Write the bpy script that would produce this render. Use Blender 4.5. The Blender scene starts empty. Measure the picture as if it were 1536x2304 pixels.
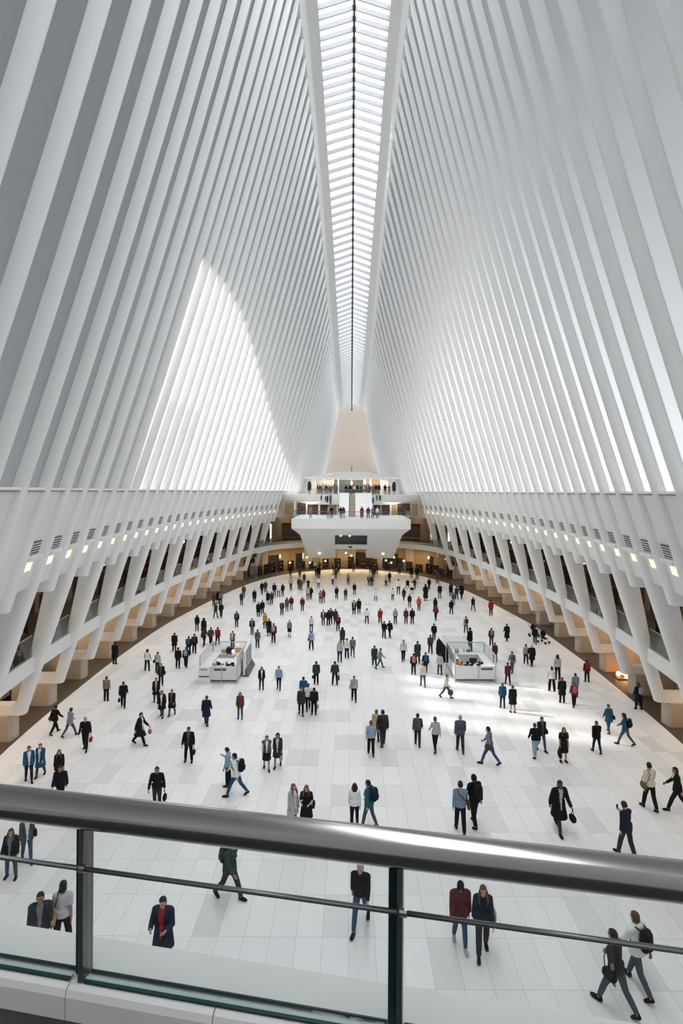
import bpy, bmesh, math, random
from mathutils import Vector, Matrix
random.seed(7)
C = bpy.context.scene.collection
SC = bpy.context.scene
# ------------------------------------------------------------------ camera frame
F, EYE, VX, VY, ROLL = 1300.0, 13.0, 790.0, 1106.0, math.radians(0.35)
def unroll(u, v):
    a, b = u - VX, v - VY
    return a*math.cos(ROLL) + b*math.sin(ROLL), -a*math.sin(ROLL) + b*math.cos(ROLL)
def at(u, v, D):
    a, b = unroll(u, v)
    return Vector((a*D/F, D, EYE - b*D/F))
def fl(u, v, z=0.0):
    a, b = unroll(u, v)
    return at(u, v, F*(EYE - z)/b)
# ------------------------------------------------------------------ materials
def mat(name, col, rough=.6, metal=0.0, spec=.3, noise=0.0, nscale=8.0, bump=0.0):
    m = bpy.data.materials.new(name); m.use_nodes = True
    nt = m.node_tree; b = nt.nodes['Principled BSDF']
    b.inputs['Roughness'].default_value = rough; b.inputs['Metallic'].default_value = metal
    b.inputs['Specular IOR Level'].default_value = spec
    b.inputs['Base Color'].default_value = (*col, 1)
    if noise or bump:
        tc = nt.nodes.new('ShaderNodeTexCoord'); n = nt.nodes.new('ShaderNodeTexNoise')
        n.inputs['Scale'].default_value = nscale; n.inputs['Detail'].default_value = 3
        nt.links.new(tc.outputs['Object'], n.inputs['Vector'])
        if noise:
            r = nt.nodes.new('ShaderNodeMapRange')
            r.inputs['To Min'].default_value = 1 - noise; r.inputs['To Max'].default_value = 1 + noise
            nt.links.new(n.outputs['Fac'], r.inputs['Value'])
            x = nt.nodes.new('ShaderNodeVectorMath'); x.operation = 'SCALE'
            x.inputs[0].default_value = col
            nt.links.new(r.outputs['Result'], x.inputs['Scale']); nt.links.new(x.outputs[0], b.inputs['Base Color'])
        if bump:
            bp = nt.nodes.new('ShaderNodeBump'); bp.inputs['Strength'].default_value = bump
            nt.links.new(n.outputs['Fac'], bp.inputs['Height']); nt.links.new(bp.outputs['Normal'], b.inputs['Normal'])
    return m
def emit(name, col, s):
    m = bpy.data.materials.new(name); m.use_nodes = True; nt = m.node_tree
    nt.nodes.remove(nt.nodes['Principled BSDF']); e = nt.nodes.new('ShaderNodeEmission')
    e.inputs['Color'].default_value = (*col, 1); e.inputs['Strength'].default_value = s
    nt.links.new(e.outputs[0], nt.nodes['Material Output'].inputs['Surface']); return m
def glass(name, tint, refl=.12, rough=.02):
    m = bpy.data.materials.new(name); m.use_nodes = True; nt = m.node_tree
    nt.nodes.remove(nt.nodes['Principled BSDF'])
    t = nt.nodes.new('ShaderNodeBsdfTransparent'); t.inputs['Color'].default_value = (*tint, 1)
    g = nt.nodes.new('ShaderNodeBsdfGlossy'); g.inputs['Roughness'].default_value = rough
    f = nt.nodes.new('ShaderNodeLayerWeight'); f.inputs['Blend'].default_value = .5
    pw = nt.nodes.new('ShaderNodeMath'); pw.operation = 'POWER'; pw.inputs[1].default_value = 5; nt.links.new(f.outputs['Facing'], pw.inputs[0])
    mu = nt.nodes.new('ShaderNodeMath'); mu.operation = 'MULTIPLY_ADD'
    mu.inputs[1].default_value = .9; mu.inputs[2].default_value = refl*.15
    nt.links.new(pw.outputs[0], mu.inputs[0])
    x = nt.nodes.new('ShaderNodeMixShader'); nt.links.new(mu.outputs[0], x.inputs[0])
    nt.links.new(t.outputs[0], x.inputs[1]); nt.links.new(g.outputs[0], x.inputs[2])
    nt.links.new(x.outputs[0], nt.nodes['Material Output'].inputs['Surface']); return m
def frosted(name, col, trans, tcol):
    m = bpy.data.materials.new(name); m.use_nodes = True; nt = m.node_tree
    nt.nodes.remove(nt.nodes['Principled BSDF'])
    d = nt.nodes.new('ShaderNodeBsdfDiffuse'); d.inputs['Color'].default_value = (*col, 1)
    t = nt.nodes.new('ShaderNodeBsdfTranslucent'); t.inputs['Color'].default_value = (*tcol, 1)
    x = nt.nodes.new('ShaderNodeMixShader'); x.inputs[0].default_value = trans
    nt.links.new(d.outputs[0], x.inputs[1]); nt.links.new(t.outputs[0], x.inputs[2])
    nt.links.new(x.outputs[0], nt.nodes['Material Output'].inputs['Surface']); return m
def clearfrost(name, k):
    m = frosted(name, (.38, .405, .41), .56, (.90, .91, .92)); nt = m.node_tree
    out = nt.nodes['Material Output']; src = out.inputs['Surface'].links[0].from_socket
    t = nt.nodes.new('ShaderNodeBsdfTransparent'); x = nt.nodes.new('ShaderNodeMixShader'); x.inputs[0].default_value = k
    nt.links.new(src, x.inputs[1]); nt.links.new(t.outputs[0], x.inputs[2]); nt.links.new(x.outputs[0], out.inputs['Surface']); return m
M = {}
M['white'] = mat('white_steel', (.80, .80, .79), .55)
M['white2'] = mat('white_plaster', (.78, .775, .76), .7)
M['lip'] = mat('shadow_gap', (.3, .3, .3), .8)
M['beige'] = mat('beige_stone', (.50, .42, .33), .6, noise=.06, nscale=2)
M['apse'] = mat('warm_plaster', (.72, .66, .60), .8)
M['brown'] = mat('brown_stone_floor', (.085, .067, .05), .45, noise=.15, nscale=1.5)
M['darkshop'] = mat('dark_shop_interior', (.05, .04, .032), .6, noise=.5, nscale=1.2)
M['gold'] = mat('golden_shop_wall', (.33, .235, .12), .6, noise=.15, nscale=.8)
M['frost'] = frosted('frosted_panel', (.38, .405, .41), .56, (.90, .91, .92))
M['wing'] = mat('grey_wing', (.25, .25, .26), .7); M['street'] = mat('street_grey', (.16, .16, .165), .8)
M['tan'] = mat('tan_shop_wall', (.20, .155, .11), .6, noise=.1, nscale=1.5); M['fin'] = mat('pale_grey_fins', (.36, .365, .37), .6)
M['tglass'] = clearfrost('clearer_panel', .30)
M['dglass'] = glass('grey_green_glass', (.74, .79, .78), .3)
M['pglass'] = glass('pale_green_glass', (.92, .95, .945), .3); M['cglass'] = glass('clear_glass', (.93, .95, .95), .2)
M['sglass'] = glass('skylight_glass', (.95, .97, 1.0), .2)
M['fglass'] = glass('balcony_glass', (.965, .98, .975), .3)
M['brass'] = mat('bronze_rail', (.55, .42, .28), .35, .8)
M['black'] = mat('black_metal', (.012, .012, .013), .4)
M['slate'] = mat('slate_grey', (.09, .10, .10), .4)
M['warm'] = emit('warm_lamp', (1.0, .72, .42), 2.2)
M['wash'] = emit('wall_lamp', (1.0, .80, .58), .24)
M['globe'] = emit('lamp_globe', (1.0, .78, .5), 1.0)
M['steel'] = mat('brushed_steel', (.32, .31, .30), .17, 1.0)
M['steel2'] = mat('dark_steel', (.18, .19, .19), .35, .9)
M['granite'] = mat('dark_granite', (.035, .036, .038), .5, noise=.6, nscale=60); M['kerb'] = mat('white_kerb_stone', (.66, .65, .63), .55, noise=.05, nscale=6)
M['glassedge'] = mat('pale_glass_edge', (.34, .46, .45), .25); M['gasket'] = mat('black_gasket', (.01, .03, .032), .3); M['kwhite'] = mat('white_laminate', (.74, .745, .75), .4); M['kframe'] = mat('satin_aluminium', (.52, .53, .52), .4, .3); M['kplinth'] = mat('grey_plinth', (.20, .205, .2), .6)
M['darkwood'] = mat('dark_wood', (.055, .038, .026), .6); M['amber'] = emit('amber_glow', (1.0, .42, .14), 2.0); M['c_orange2'] = mat('orange_wood', (.62, .32, .17), .6)
# ------------------------------------------------------------------ mesh builder
class MB:
    def __init__(s): s.v = []; s.f = []; s.m = []
    def add(s, vs, fs, mi=0):
        o = len(s.v); s.v += [tuple(p) for p in vs]; s.f += [tuple(i + o for i in f) for f in fs]; s.m += [mi]*len(fs); return s
    def quad(s, a, b, c, d, mi=0): return s.add([a, b, c, d], [(0, 1, 2, 3)], mi)
    def box(s, lo, hi, mi=0, rz=0.0, c=None):
        x0, y0, z0 = lo; x1, y1, z1 = hi
        vs = [(x0,y0,z0),(x1,y0,z0),(x1,y1,z0),(x0,y1,z0),(x0,y0,z1),(x1,y0,z1),(x1,y1,z1),(x0,y1,z1)]
        if rz:
            cx, cy = c if c else ((x0+x1)/2, (y0+y1)/2); k, n = math.cos(rz), math.sin(rz)
            vs = [(cx+(x-cx)*k-(y-cy)*n, cy+(x-cx)*n+(y-cy)*k, z) for x, y, z in vs]
        return s.add(vs, [(0,3,2,1),(4,5,6,7),(0,1,5,4),(1,2,6,5),(2,3,7,6),(3,0,4,7)], mi)
    def loft(s, rings, closed=True, caps=True, mi=0):
        n = len(rings[0]); vs = [p for r in rings for p in r]; fs = []
        for i in range(len(rings)-1):
            for j in range(n if closed else n-1):
                k = (j+1) % n; fs.append((i*n+j, i*n+k, (i+1)*n+k, (i+1)*n+j))
        if caps and closed: fs.append(tuple(range(n-1, -1, -1))); fs.append(tuple((len(rings)-1)*n+j for j in range(n)))
        return s.add(vs, fs, mi)
    def tube(s, pts, r, n=8, mi=0, caps=True):
        pts = [Vector(p) for p in pts]; rs = r if isinstance(r, (list, tuple)) else [r]*len(pts); rings = []
        u = None
        for i, p in enumerate(pts):
            d = (pts[min(i+1, len(pts)-1)] - pts[max(i-1, 0)]).normalized()
            if u is None: u = d.orthogonal().normalized()
            u = (u - d*u.dot(d)).normalized(); w = d.cross(u)
            rings.append([p + (u*math.cos(6.28318*j/n) + w*math.sin(6.28318*j/n))*rs[i] for j in range(n)])
        return s.loft(rings, True, caps, mi)
    def ball(s, c, r, mi=0, nu=10, nv=7):
        rx, ry, rz = r if isinstance(r, (tuple, list)) else (r, r, r); rings = []
        for i in range(nv+1):
            t = math.pi*(i+.02*(1 if i == 0 else -1 if i == nv else 0))/nv
            rings.append([(c[0]+rx*math.sin(t)*math.cos(6.28318*j/nu), c[1]+ry*math.sin(t)*math.sin(6.28318*j/nu), c[2]-rz*math.cos(t)) for j in range(nu)])
        return s.loft(rings, True, True, mi)
    def strip(s, A, B, mi=0):
        n = len(A); return s.add(list(A)+list(B), [(i, i+1, n+i+1, n+i) for i in range(n-1)], mi)
    def mesh(s, name, mats, off=(0,0,0), smooth=False, fix=True):
        me = bpy.data.meshes.new(name)
        me.from_pydata([(a-off[0], b-off[1], c-off[2]) for a, b, c in s.v], [], s.f)
        for m_ in mats: me.materials.append(m_)
        me.polygons.foreach_set('material_index', s.m)
        if fix:
            bm = bmesh.new(); bm.from_mesh(me); bmesh.ops.recalc_face_normals(bm, faces=bm.faces); bm.to_mesh(me); bm.free()
        if smooth: me.polygons.foreach_set('use_smooth', [True]*len(me.polygons))
        me.update(); return me
    def build(s, name, mats, parent=None, smooth=False, loc=None, fix=True):
        if not isinstance(mats, (list, tuple)): mats = [mats]
        off = tuple(parent.location) if parent is not None else (loc if loc is not None else (0,0,0))
        if parent is not None and parent.parent is not None:
            off = tuple(Vector(off) + parent.parent.location)
        o = bpy.data.objects.new(name, s.mesh(name, mats, off, smooth, fix)); C.objects.link(o)
        if parent is not None: o.parent = parent
        elif loc is not None: o.location = loc
        return o
def tag(o, label=None, cat=None, group=None, kind=None):
    if label: o['label'] = label
    if cat: o['category'] = cat
    if group: o['group'] = group
    if kind: o['kind'] = kind
    return o
def empty(name, loc, label, cat, group=None, kind=None):
    o = bpy.data.objects.new(name, None); C.objects.link(o); o.location = loc; o.empty_display_size = .1
    return tag(o, label, cat, group, kind)
def smooth_auto(o, ang=35):
    me = o.data; me.polygons.foreach_set('use_smooth', [True]*len(me.polygons))
    bm = bmesh.new(); bm.from_mesh(me); a = math.radians(ang)
    for e in bm.edges:
        if len(e.link_faces) == 2 and e.calc_face_angle(0) > a: e.smooth = False
    bm.to_mesh(me); bm.free(); return o
_o1 = 'zeroth first second third fourth fifth sixth seventh eighth ninth tenth eleventh twelfth thirteenth fourteenth fifteenth sixteenth seventeenth eighteenth nineteenth'.split()
_t1 = {2:'twent', 3:'thirt', 4:'fort', 5:'fift', 6:'sixt'}
def nth(n):
    if n < 20: return _o1[n]
    if n % 10 == 0: return _t1[n//10] + 'ieth'
    return _t1[n//10] + 'y-' + _o1[n % 10]
def curve(tab):
    ks = sorted(tab)
    def f(x):
        if x <= ks[0]: return tab[ks[0]] + (tab[ks[1]]-tab[ks[0]])/(ks[1]-ks[0])*(x-ks[0])
        if x >= ks[-1]: return tab[ks[-1]] + (tab[ks[-1]]-tab[ks[-2]])/(ks[-1]-ks[-2])*(x-ks[-1])
        i = max(k for k in range(len(ks)-1) if ks[k] <= x)
        x0, x1 = ks[i], ks[i+1]; y0, y1 = tab[x0], tab[x1]; h = x1-x0
        s = (y1-y0)/h
        m0 = ((y1-tab[ks[i-1]])/(x1-ks[i-1])) if i > 0 else s
        m1 = ((tab[ks[i+2]]-y0)/(ks[i+2]-x0)) if i+2 < len(ks) else s
        t = (x-x0)/h
        return (2*t**3-3*t*t+1)*y0+(t**3-2*t*t+t)*h*m0+(-2*t**3+3*t*t)*y1+(t**3-t*t)*h*m1
    return f
# ------------------------------------------------------------------ plan and section of the hall
XL = curve({-8:6.4, 0:7.6, 10:9.5, 19:11.1, 25:12.2, 30.5:13.0, 40:14.0, 50:14.4, 57:14.4, 65:13.9, 75:13.0, 80:12.5, 85:11.8, 93:10.7, 100:9.9, 110:9.1, 125:8.1, 140:7.3})
SL = curve({0:.34, 30:.335, 50:.31, 93:.285, 140:.27})
RZ = curve({-8:30, 10:35, 19:40, 30:46.3, 40:50, 47:51.5, 55:51.9, 62:51.4, 75:47.3, 93:41.0, 110:37.3, 140:33.4})
SW = curve({-8:2.4, 20:2.7, 44:2.85, 62:2.9, 75:2.65, 93:2.35, 140:2.0})
XE = curve({8:13.2, 14:14.3, 20:15.5, 28.5:17.1, 40:17.9, 46:18.05, 56:17.9, 64.5:17.0, 71.4:16.1, 78:14.9, 84:13.3, 89:11.0, 93:7.8, 95.5:4.4})
LEDGE = 13.05; SOFF = 8.75; FLOOR2 = 4.4; SLABB = 3.6; FOOTZ = 1.3; DEND = 140.0
def rib_x(D, z):
    if z <= LEDGE: return XL(D) + SL(D)*(LEDGE - z)
    T = RZ(D) - LEDGE; t = z - LEDGE; xr = SW(D) + .7; s0 = SL(D)
    return XL(D) - s0*t + (xr - XL(D) + s0*T)/T**2*t*t
def drange(a, b, n): return [a + (b-a)*i/n for i in range(n+1)]
PITCH = 2.485
RIBS = {-1: [30.2 + PITCH*j for j in range(-9, 44)], 1: [32.6 + PITCH*j for j in range(-10, 43)]}
def sec(D, z):
    """inward nose half width, base half width, depth"""
    if z > 16: k = min(1, (z-16)/20); return .12-.03*k, .31-.07*k, .46-.08*k
    if z > LEDGE: return .13, .32, .49
    if z > 8.5: k = (LEDGE-z)/4.55; return .13+.16*k, .34+.12*k, .49+.66*k
    if z > 4.4: k = (8.5-z)/4.1; return .29-.02*k, .46-.06*k, 1.15-.47*k
    k = (4.4-z)/3.1; return .27-.03*k, .40-.04*k, .68-.16*k
def rib_mesh(side, D, zs):
    mb = MB(); rings = []
    for z in zs:
        x = rib_x(D, z); wn, wb, p = sec(D, z)
        k_ = max(0, min(1, (RZ(D)-z-.7)/3.0)); x += .30*(1-k_)**2; p -= .30*(1-k_)**2; wn *= .35+.65*k_
        pts = [(p, -wb), (p*.45, -(wn*.45+wb*.55)), (p*.16, -wn*1.05), (.03, -wn*.62), (0, -wn*.25), (0, wn*.25), (.03, wn*.62), (p*.16, wn*1.05), (p*.45, wn*.45+wb*.55), (p, wb)]
        rings.append([(side*(x+a), D+b, z) for a, b in pts])
    return mb.loft(rings, True, True)
cnt = {}
for side in (-1, 1):
    sn = 'left' if side < 0 else 'right'
    base = RIBS[side]
    f0 = 30.2 if side < 0 else 32.6
    for D in base:
        j = round((D-f0)/PITCH)
        foot = j % 2 == 0 and D < 94.5
        z0 = FOOTZ if foot else (8.15 if D < 94 else 11.4)
        kind = 'far' if D > 94.5 else ('foot' if foot else 'stub')
        if D < f0-.1: kind = 'near'
        T = RZ(D)
        zs = ([FOOTZ, 1.6, 2.4, 3.6, 4.6, 6.0, 7.2] if foot else []) + ([8.15, 8.6] if z0 < 9 else [11.4]) + ([9.6, 11.4] if z0 < 9 else []) + [12.4, 13.1, 14, 16] + [16 + (T-16)*k/10 for k in range(1, 9)] + [T-2.5, T-1.6, T-.9, T-.35]
        zs = sorted(set(z for z in zs if z >= z0))
        o = rib_mesh(side, D, zs).build('roof_rib', M['white'], loc=(side*rib_x(D, z0), D, z0), smooth=True)
        smooth_auto(o, 50)
        cnt[(side, kind)] = n = cnt.get((side, kind), 0) + 1
        lab = {'foot': f'white rib reaching down to a hooked foot, {sn} wall, {nth(n)} foot from the viewer',
               'stub': f'white rib cut short above the shop balcony, {sn} wall, {nth(n)} from the viewer',
               'far': f'thin white rib of the {sn} wall beyond the cantilevered platform, {nth(n)} from nearest',
               'near': f'broad white rib at the near end of the {sn} wall, foot out of view, {nth(n)}'}[kind]
        tag(o, lab, 'rib', f'white ribs of the {sn} wall', 'structure')
        if foot:
            mb = MB(); x0 = rib_x(D, 1.55)+.15
            prof = [(x0, FOOTZ+.02), (x0+3.6, FOOTZ+.02), (x0+3.6, FOOTZ+.52), (x0+.62, FOOTZ+.52), (x0+.46, FOOTZ+.56), (x0+.40, FOOTZ+.66), (x0+.02, FOOTZ+.8)]
            mb.loft([[(side*x, D-.33, z) for x, z in prof], [(side*x, D+.33, z) for x, z in prof]])
            mb.build('foot_bracket', M['white'], o)
            # column beneath
            if D > 27:
                cb = MB(); xc = rib_x(D, FOOTZ)+.55
                ring = lambda z: [(side*(xc+a), D+b, z) for a, b in [(0,-.30),(.12,-.5),(1.15,-.5),(1.15,.5),(.12,.5),(0,.30)]]
                cb.loft([ring(0), ring(FOOTZ+.02)])
                c = cb.build('column', M['beige'], loc=(side*(xc+.5), D, 0))
                tag(c, f'squat beige stone column under the {nth(n)} rib foot of the {sn} wall', 'column', f'columns under the {sn} ribs', 'structure')
                pb = MB(); pb.box((min(side*(xc+1.35), side*(xc+2.75)), D-.5, 0), (max(side*(xc+1.35), side*(xc+2.75)), D+.62, SLABB-.02), 0)
                pb.box((min(side*(xc+1.2), side*(xc+1.3)), D-.46, 0), (max(side*(xc+1.2), side*(xc+1.3)), D+.46, SLABB-.02), 0)
                p_ = pb.build('pier', M['beige'], loc=(side*(xc+2), D, 0))
                tag(p_, f'tall beige pier behind the {nth(n)} rib foot of the {sn} wall', 'pier', f'piers behind the {sn} ribs', 'structure')
    # panels between the ribs, frosted above the ledge, plaster below
    Ds = drange(-8, DEND, 74)
    mb = MB(); fr = drange(0, 1, 12)
    for a, b in zip(Ds[:-1], Ds[1:]):
        for s, t in zip(fr[:-1], fr[1:]):
            q = []
            for D, k in ((a, s), (b, s), (b, t), (a, t)):
                z = LEDGE + (RZ(D)-LEDGE)*k; q.append((side*(rib_x(D, z)+.46), D, z))
            if side < 0 and 36.5 < a < 47 and s < .1:
                # low clear panes that let the sun in
                if 1:
                    r = []
                    for D, top in ((a, 0), (b, 0), (b, 1), (a, 1)):
                        z = LEDGE + (RZ(D)-LEDGE)*(t if top else s)
                        r.append((side*(rib_x(D, z)+.46), D, z))
                    mb.quad(*r, 1)
            else: mb.quad(*q)
    o = mb.build('window_1' if side < 0 else 'window_2', [M['frost'], M['tglass']], smooth=True); tag(o, kind='structure', label=f'frosted panels between the ribs of the {sn} wall', cat='window')
    mb = MB(); Dw = drange(14, 96, 60)
    zs = [LEDGE-.12, 11.6, 10.2, 9.2, SOFF]
    for z0, z1 in zip(zs[:-1], zs[1:]):
        mb.strip([(side*(rib_x(D, z0)+.30), D, z0) for D in Dw], [(side*(rib_x(D, z1)+.30), D, z1) for D in Dw])
    mb.strip([(side*(rib_x(D, LEDGE)+.30), D, LEDGE-.12) for D in Dw], [(side*(rib_x(D, LEDGE)+.9), D, LEDGE-.12) for D in Dw])
    mb.strip([(side*(rib_x(D, SOFF)+.30), D, SOFF) for D in Dw], [(side*(rib_x(D, SOFF)+8.5), D, SOFF) for D in Dw])
    # near blank wall
    Dn = drange(-8, 14, 8)
    mb.strip([(side*(rib_x(D, LEDGE)+.30), D, LEDGE) for D in Dn], [(side*(rib_x(D, 0)+.3), D, 0) for D in Dn])
    mb.quad((side*(rib_x(14, 0)+.3), 14, 0), (side*(rib_x(14, 0)+9), 14, 0), (side*(rib_x(14, 0)+9), 14, SOFF), (side*(rib_x(14, 0)+.3), 14, SOFF))
    Db = drange(96, DEND, 16)
    mb.strip([(side*(rib_x(D, 13)+.46), D, LEDGE) for D in Db], [(side*(rib_x(D, 11)+.46), D, 11) for D in Db])
    o = mb.build('wall_left' if side < 0 else 'wall_right', M['white2'], smooth=True); smooth_auto(o, 30); tag(o, kind='structure', label=f'white plaster band between ribs under the {sn} ledge', cat='wall')
    # ledge lip
    mb = MB()
    for z0, z1, mi in ((LEDGE-.12, LEDGE+.0, 0),):
        mb.loft([[(side*(rib_x(D, LEDGE)+.16), D, LEDGE-.07), (side*(rib_x(D, LEDGE)+.50), D, LEDGE-.07), (side*(rib_x(D, LEDGE)+.50), D, LEDGE+.03), (side*(rib_x(D, LEDGE)+.16), D, LEDGE+.03)] for D in Dw])
    mb.loft([[(side*(rib_x(D, LEDGE)+.20), D, LEDGE-.13), (side*(rib_x(D, LEDGE)+.5), D, LEDGE-.13), (side*(rib_x(D, LEDGE)+.5), D, LEDGE-.07), (side*(rib_x(D, LEDGE)+.20), D, LEDGE-.07)] for D in Dw], mi=1)
    o = mb.build('trim_1' if side < 0 else 'trim_2', [M['white'], M['lip']]); tag(o, kind='structure', label=f'thin ledge along the {sn} wall at eye level', cat='ledge')
    # balcony slab
    fx = lambda D: rib_x(D, 4.2)+.42
    Dm = drange(14, 93, 50); mb = MB()
    mb.loft([[(side*fx(D), D, SLABB), (side*(fx(D)+9), D, SLABB), (side*(fx(D)+9), D, FLOOR2), (side*fx(D), D, FLOOR2)] for D in Dm])
    o = mb.build('balcony_slab', M['white2'], loc=(side*fx(50), 50, SLABB)); smooth_auto(o, 30); tag(o, f'white slab of the shop balcony running along the {sn} wall', 'balcony', kind='structure')
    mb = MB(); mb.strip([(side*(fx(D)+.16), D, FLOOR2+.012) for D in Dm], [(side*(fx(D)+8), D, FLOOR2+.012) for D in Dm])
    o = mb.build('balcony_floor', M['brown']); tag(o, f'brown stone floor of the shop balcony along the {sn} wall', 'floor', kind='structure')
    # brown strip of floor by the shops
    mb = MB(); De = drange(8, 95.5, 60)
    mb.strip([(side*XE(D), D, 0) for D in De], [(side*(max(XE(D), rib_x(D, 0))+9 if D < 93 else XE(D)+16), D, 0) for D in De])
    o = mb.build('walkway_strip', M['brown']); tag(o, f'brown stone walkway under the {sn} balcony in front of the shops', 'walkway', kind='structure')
    # shop fronts: ground floor and balcony level, one per bay
    feet = [f0 + 2*PITCH*k for k in range(-2, 13)]
    rnd = random.Random(11+side)
    gb = MB(); ub = MB(); lampsG = []; lampsU = []
    for n, D in enumerate(feet):
        D2 = D + 2*PITCH
        for lev in (0, 1):
            xb = lambda d: (rib_x(d, 0)+4.2) if lev == 0 else (rib_x(d, 5)+5.2)
            z0, z1 = (0, SLABB) if lev == 0 else (FLOOR2, SOFF)
            B = gb if lev == 0 else ub
            # beige pier and two dark windows with a transom
            k = rnd.choice((.42, .5, .56))
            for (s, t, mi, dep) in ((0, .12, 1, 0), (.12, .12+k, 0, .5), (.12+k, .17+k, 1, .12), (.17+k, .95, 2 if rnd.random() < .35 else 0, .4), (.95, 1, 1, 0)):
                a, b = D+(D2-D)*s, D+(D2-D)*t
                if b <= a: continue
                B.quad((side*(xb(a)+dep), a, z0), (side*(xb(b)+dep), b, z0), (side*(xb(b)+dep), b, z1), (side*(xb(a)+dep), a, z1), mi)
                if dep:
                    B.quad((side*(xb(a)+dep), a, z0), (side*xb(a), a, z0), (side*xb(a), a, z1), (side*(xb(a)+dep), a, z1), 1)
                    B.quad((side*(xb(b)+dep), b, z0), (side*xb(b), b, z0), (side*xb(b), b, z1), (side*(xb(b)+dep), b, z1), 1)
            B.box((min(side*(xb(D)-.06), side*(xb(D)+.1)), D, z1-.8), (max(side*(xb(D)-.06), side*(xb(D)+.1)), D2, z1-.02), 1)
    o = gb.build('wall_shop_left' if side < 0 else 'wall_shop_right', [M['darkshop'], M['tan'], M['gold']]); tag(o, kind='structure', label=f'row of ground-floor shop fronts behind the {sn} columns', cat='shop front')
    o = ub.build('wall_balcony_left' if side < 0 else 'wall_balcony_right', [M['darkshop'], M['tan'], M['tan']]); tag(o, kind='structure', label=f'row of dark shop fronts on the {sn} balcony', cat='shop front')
    # balustrades
    for n, D in enumerate(feet):
        if D < 25: continue
        a, b = D+.5, D+2*PITCH-.5
        e = empty('glass_balustrade', (side*fx((a+b)/2), (a+b)/2, FLOOR2), f'glass balustrade of the {sn} balcony, {nth(n)} bay from the viewer', 'balustrade', f'glass balustrades of the {sn} balcony')
        mb = MB(); mb.loft([[(side*(fx(d)+.06), d, FLOOR2), (side*(fx(d)+.10), d, FLOOR2), (side*(fx(d)+.10), d, FLOOR2+1.05), (side*(fx(d)+.06), d, FLOOR2+1.05)] for d in drange(a, b, 3)])
        mb.build('glass_pane', M['dglass'], e)
        mb = MB(); mb.tube([(side*(fx(d)+.08), d, FLOOR2+1.08) for d in drange(a, b, 3)], .035, 6); mb.build('top_rail', M['brass'], e)
    # vents and wall lamps between the ribs
    def patch(D, z, w, h, off, lift=0.0):
        q = []
        for d, zz in ((D-w/2, z-h/2), (D+w/2, z-h/2), (D+w/2, z+h/2), (D-w/2, z+h/2)):
            q.append(Vector((side*(rib_x(d, zz)+.30-off), d, zz)))
        return q
    n = 0
    for D in RIBS[side]:
        if D < 22 or D > 93: continue
        n += 1; d = D + PITCH/2
        e = empty('air_vent', tuple(patch(d, 10.55, .1, .1, 0)[0]), f'slotted air vent above a lamp, {sn} wall, {nth(n)} bay from the viewer', 'vent', f'air vents of the {sn} wall')
        mb = MB(); q0, q1 = patch(d, 10.55, 1.25, .62, .05), patch(d, 10.55, 1.25, .62, -.02); mb.loft([q0, q1]); mb.build('backing', M['slate'], e)
        mb = MB()
        for k in range(5):
            z = 10.33 + .11*k; mb.loft([patch(d, z, 1.22, .035, .09), patch(d, z, 1.22, .035, .04)])
        mb.build('slats', M['white'], e)
        mb = MB(); mb.loft([patch(d, 10.16, 1.4, .16, .26), patch(d, 10.2, 1.4, .2, -.02)]); mb.build('hood', M['white'], e)
        mb = MB(); mb.loft([patch(d, 9.78, .72, .36, .05), patch(d, 9.78, .72, .36, -.02)])
        l = mb.build('wall_lamp', M['wash'], loc=tuple(patch(d, 9.78, .1, .1, 0)[0]))
        tag(l, f'warm square wall lamp between ribs, {sn} wall, {nth(n)} bay from the viewer', 'lamp', f'wall lamps of the {sn} wall')
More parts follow.
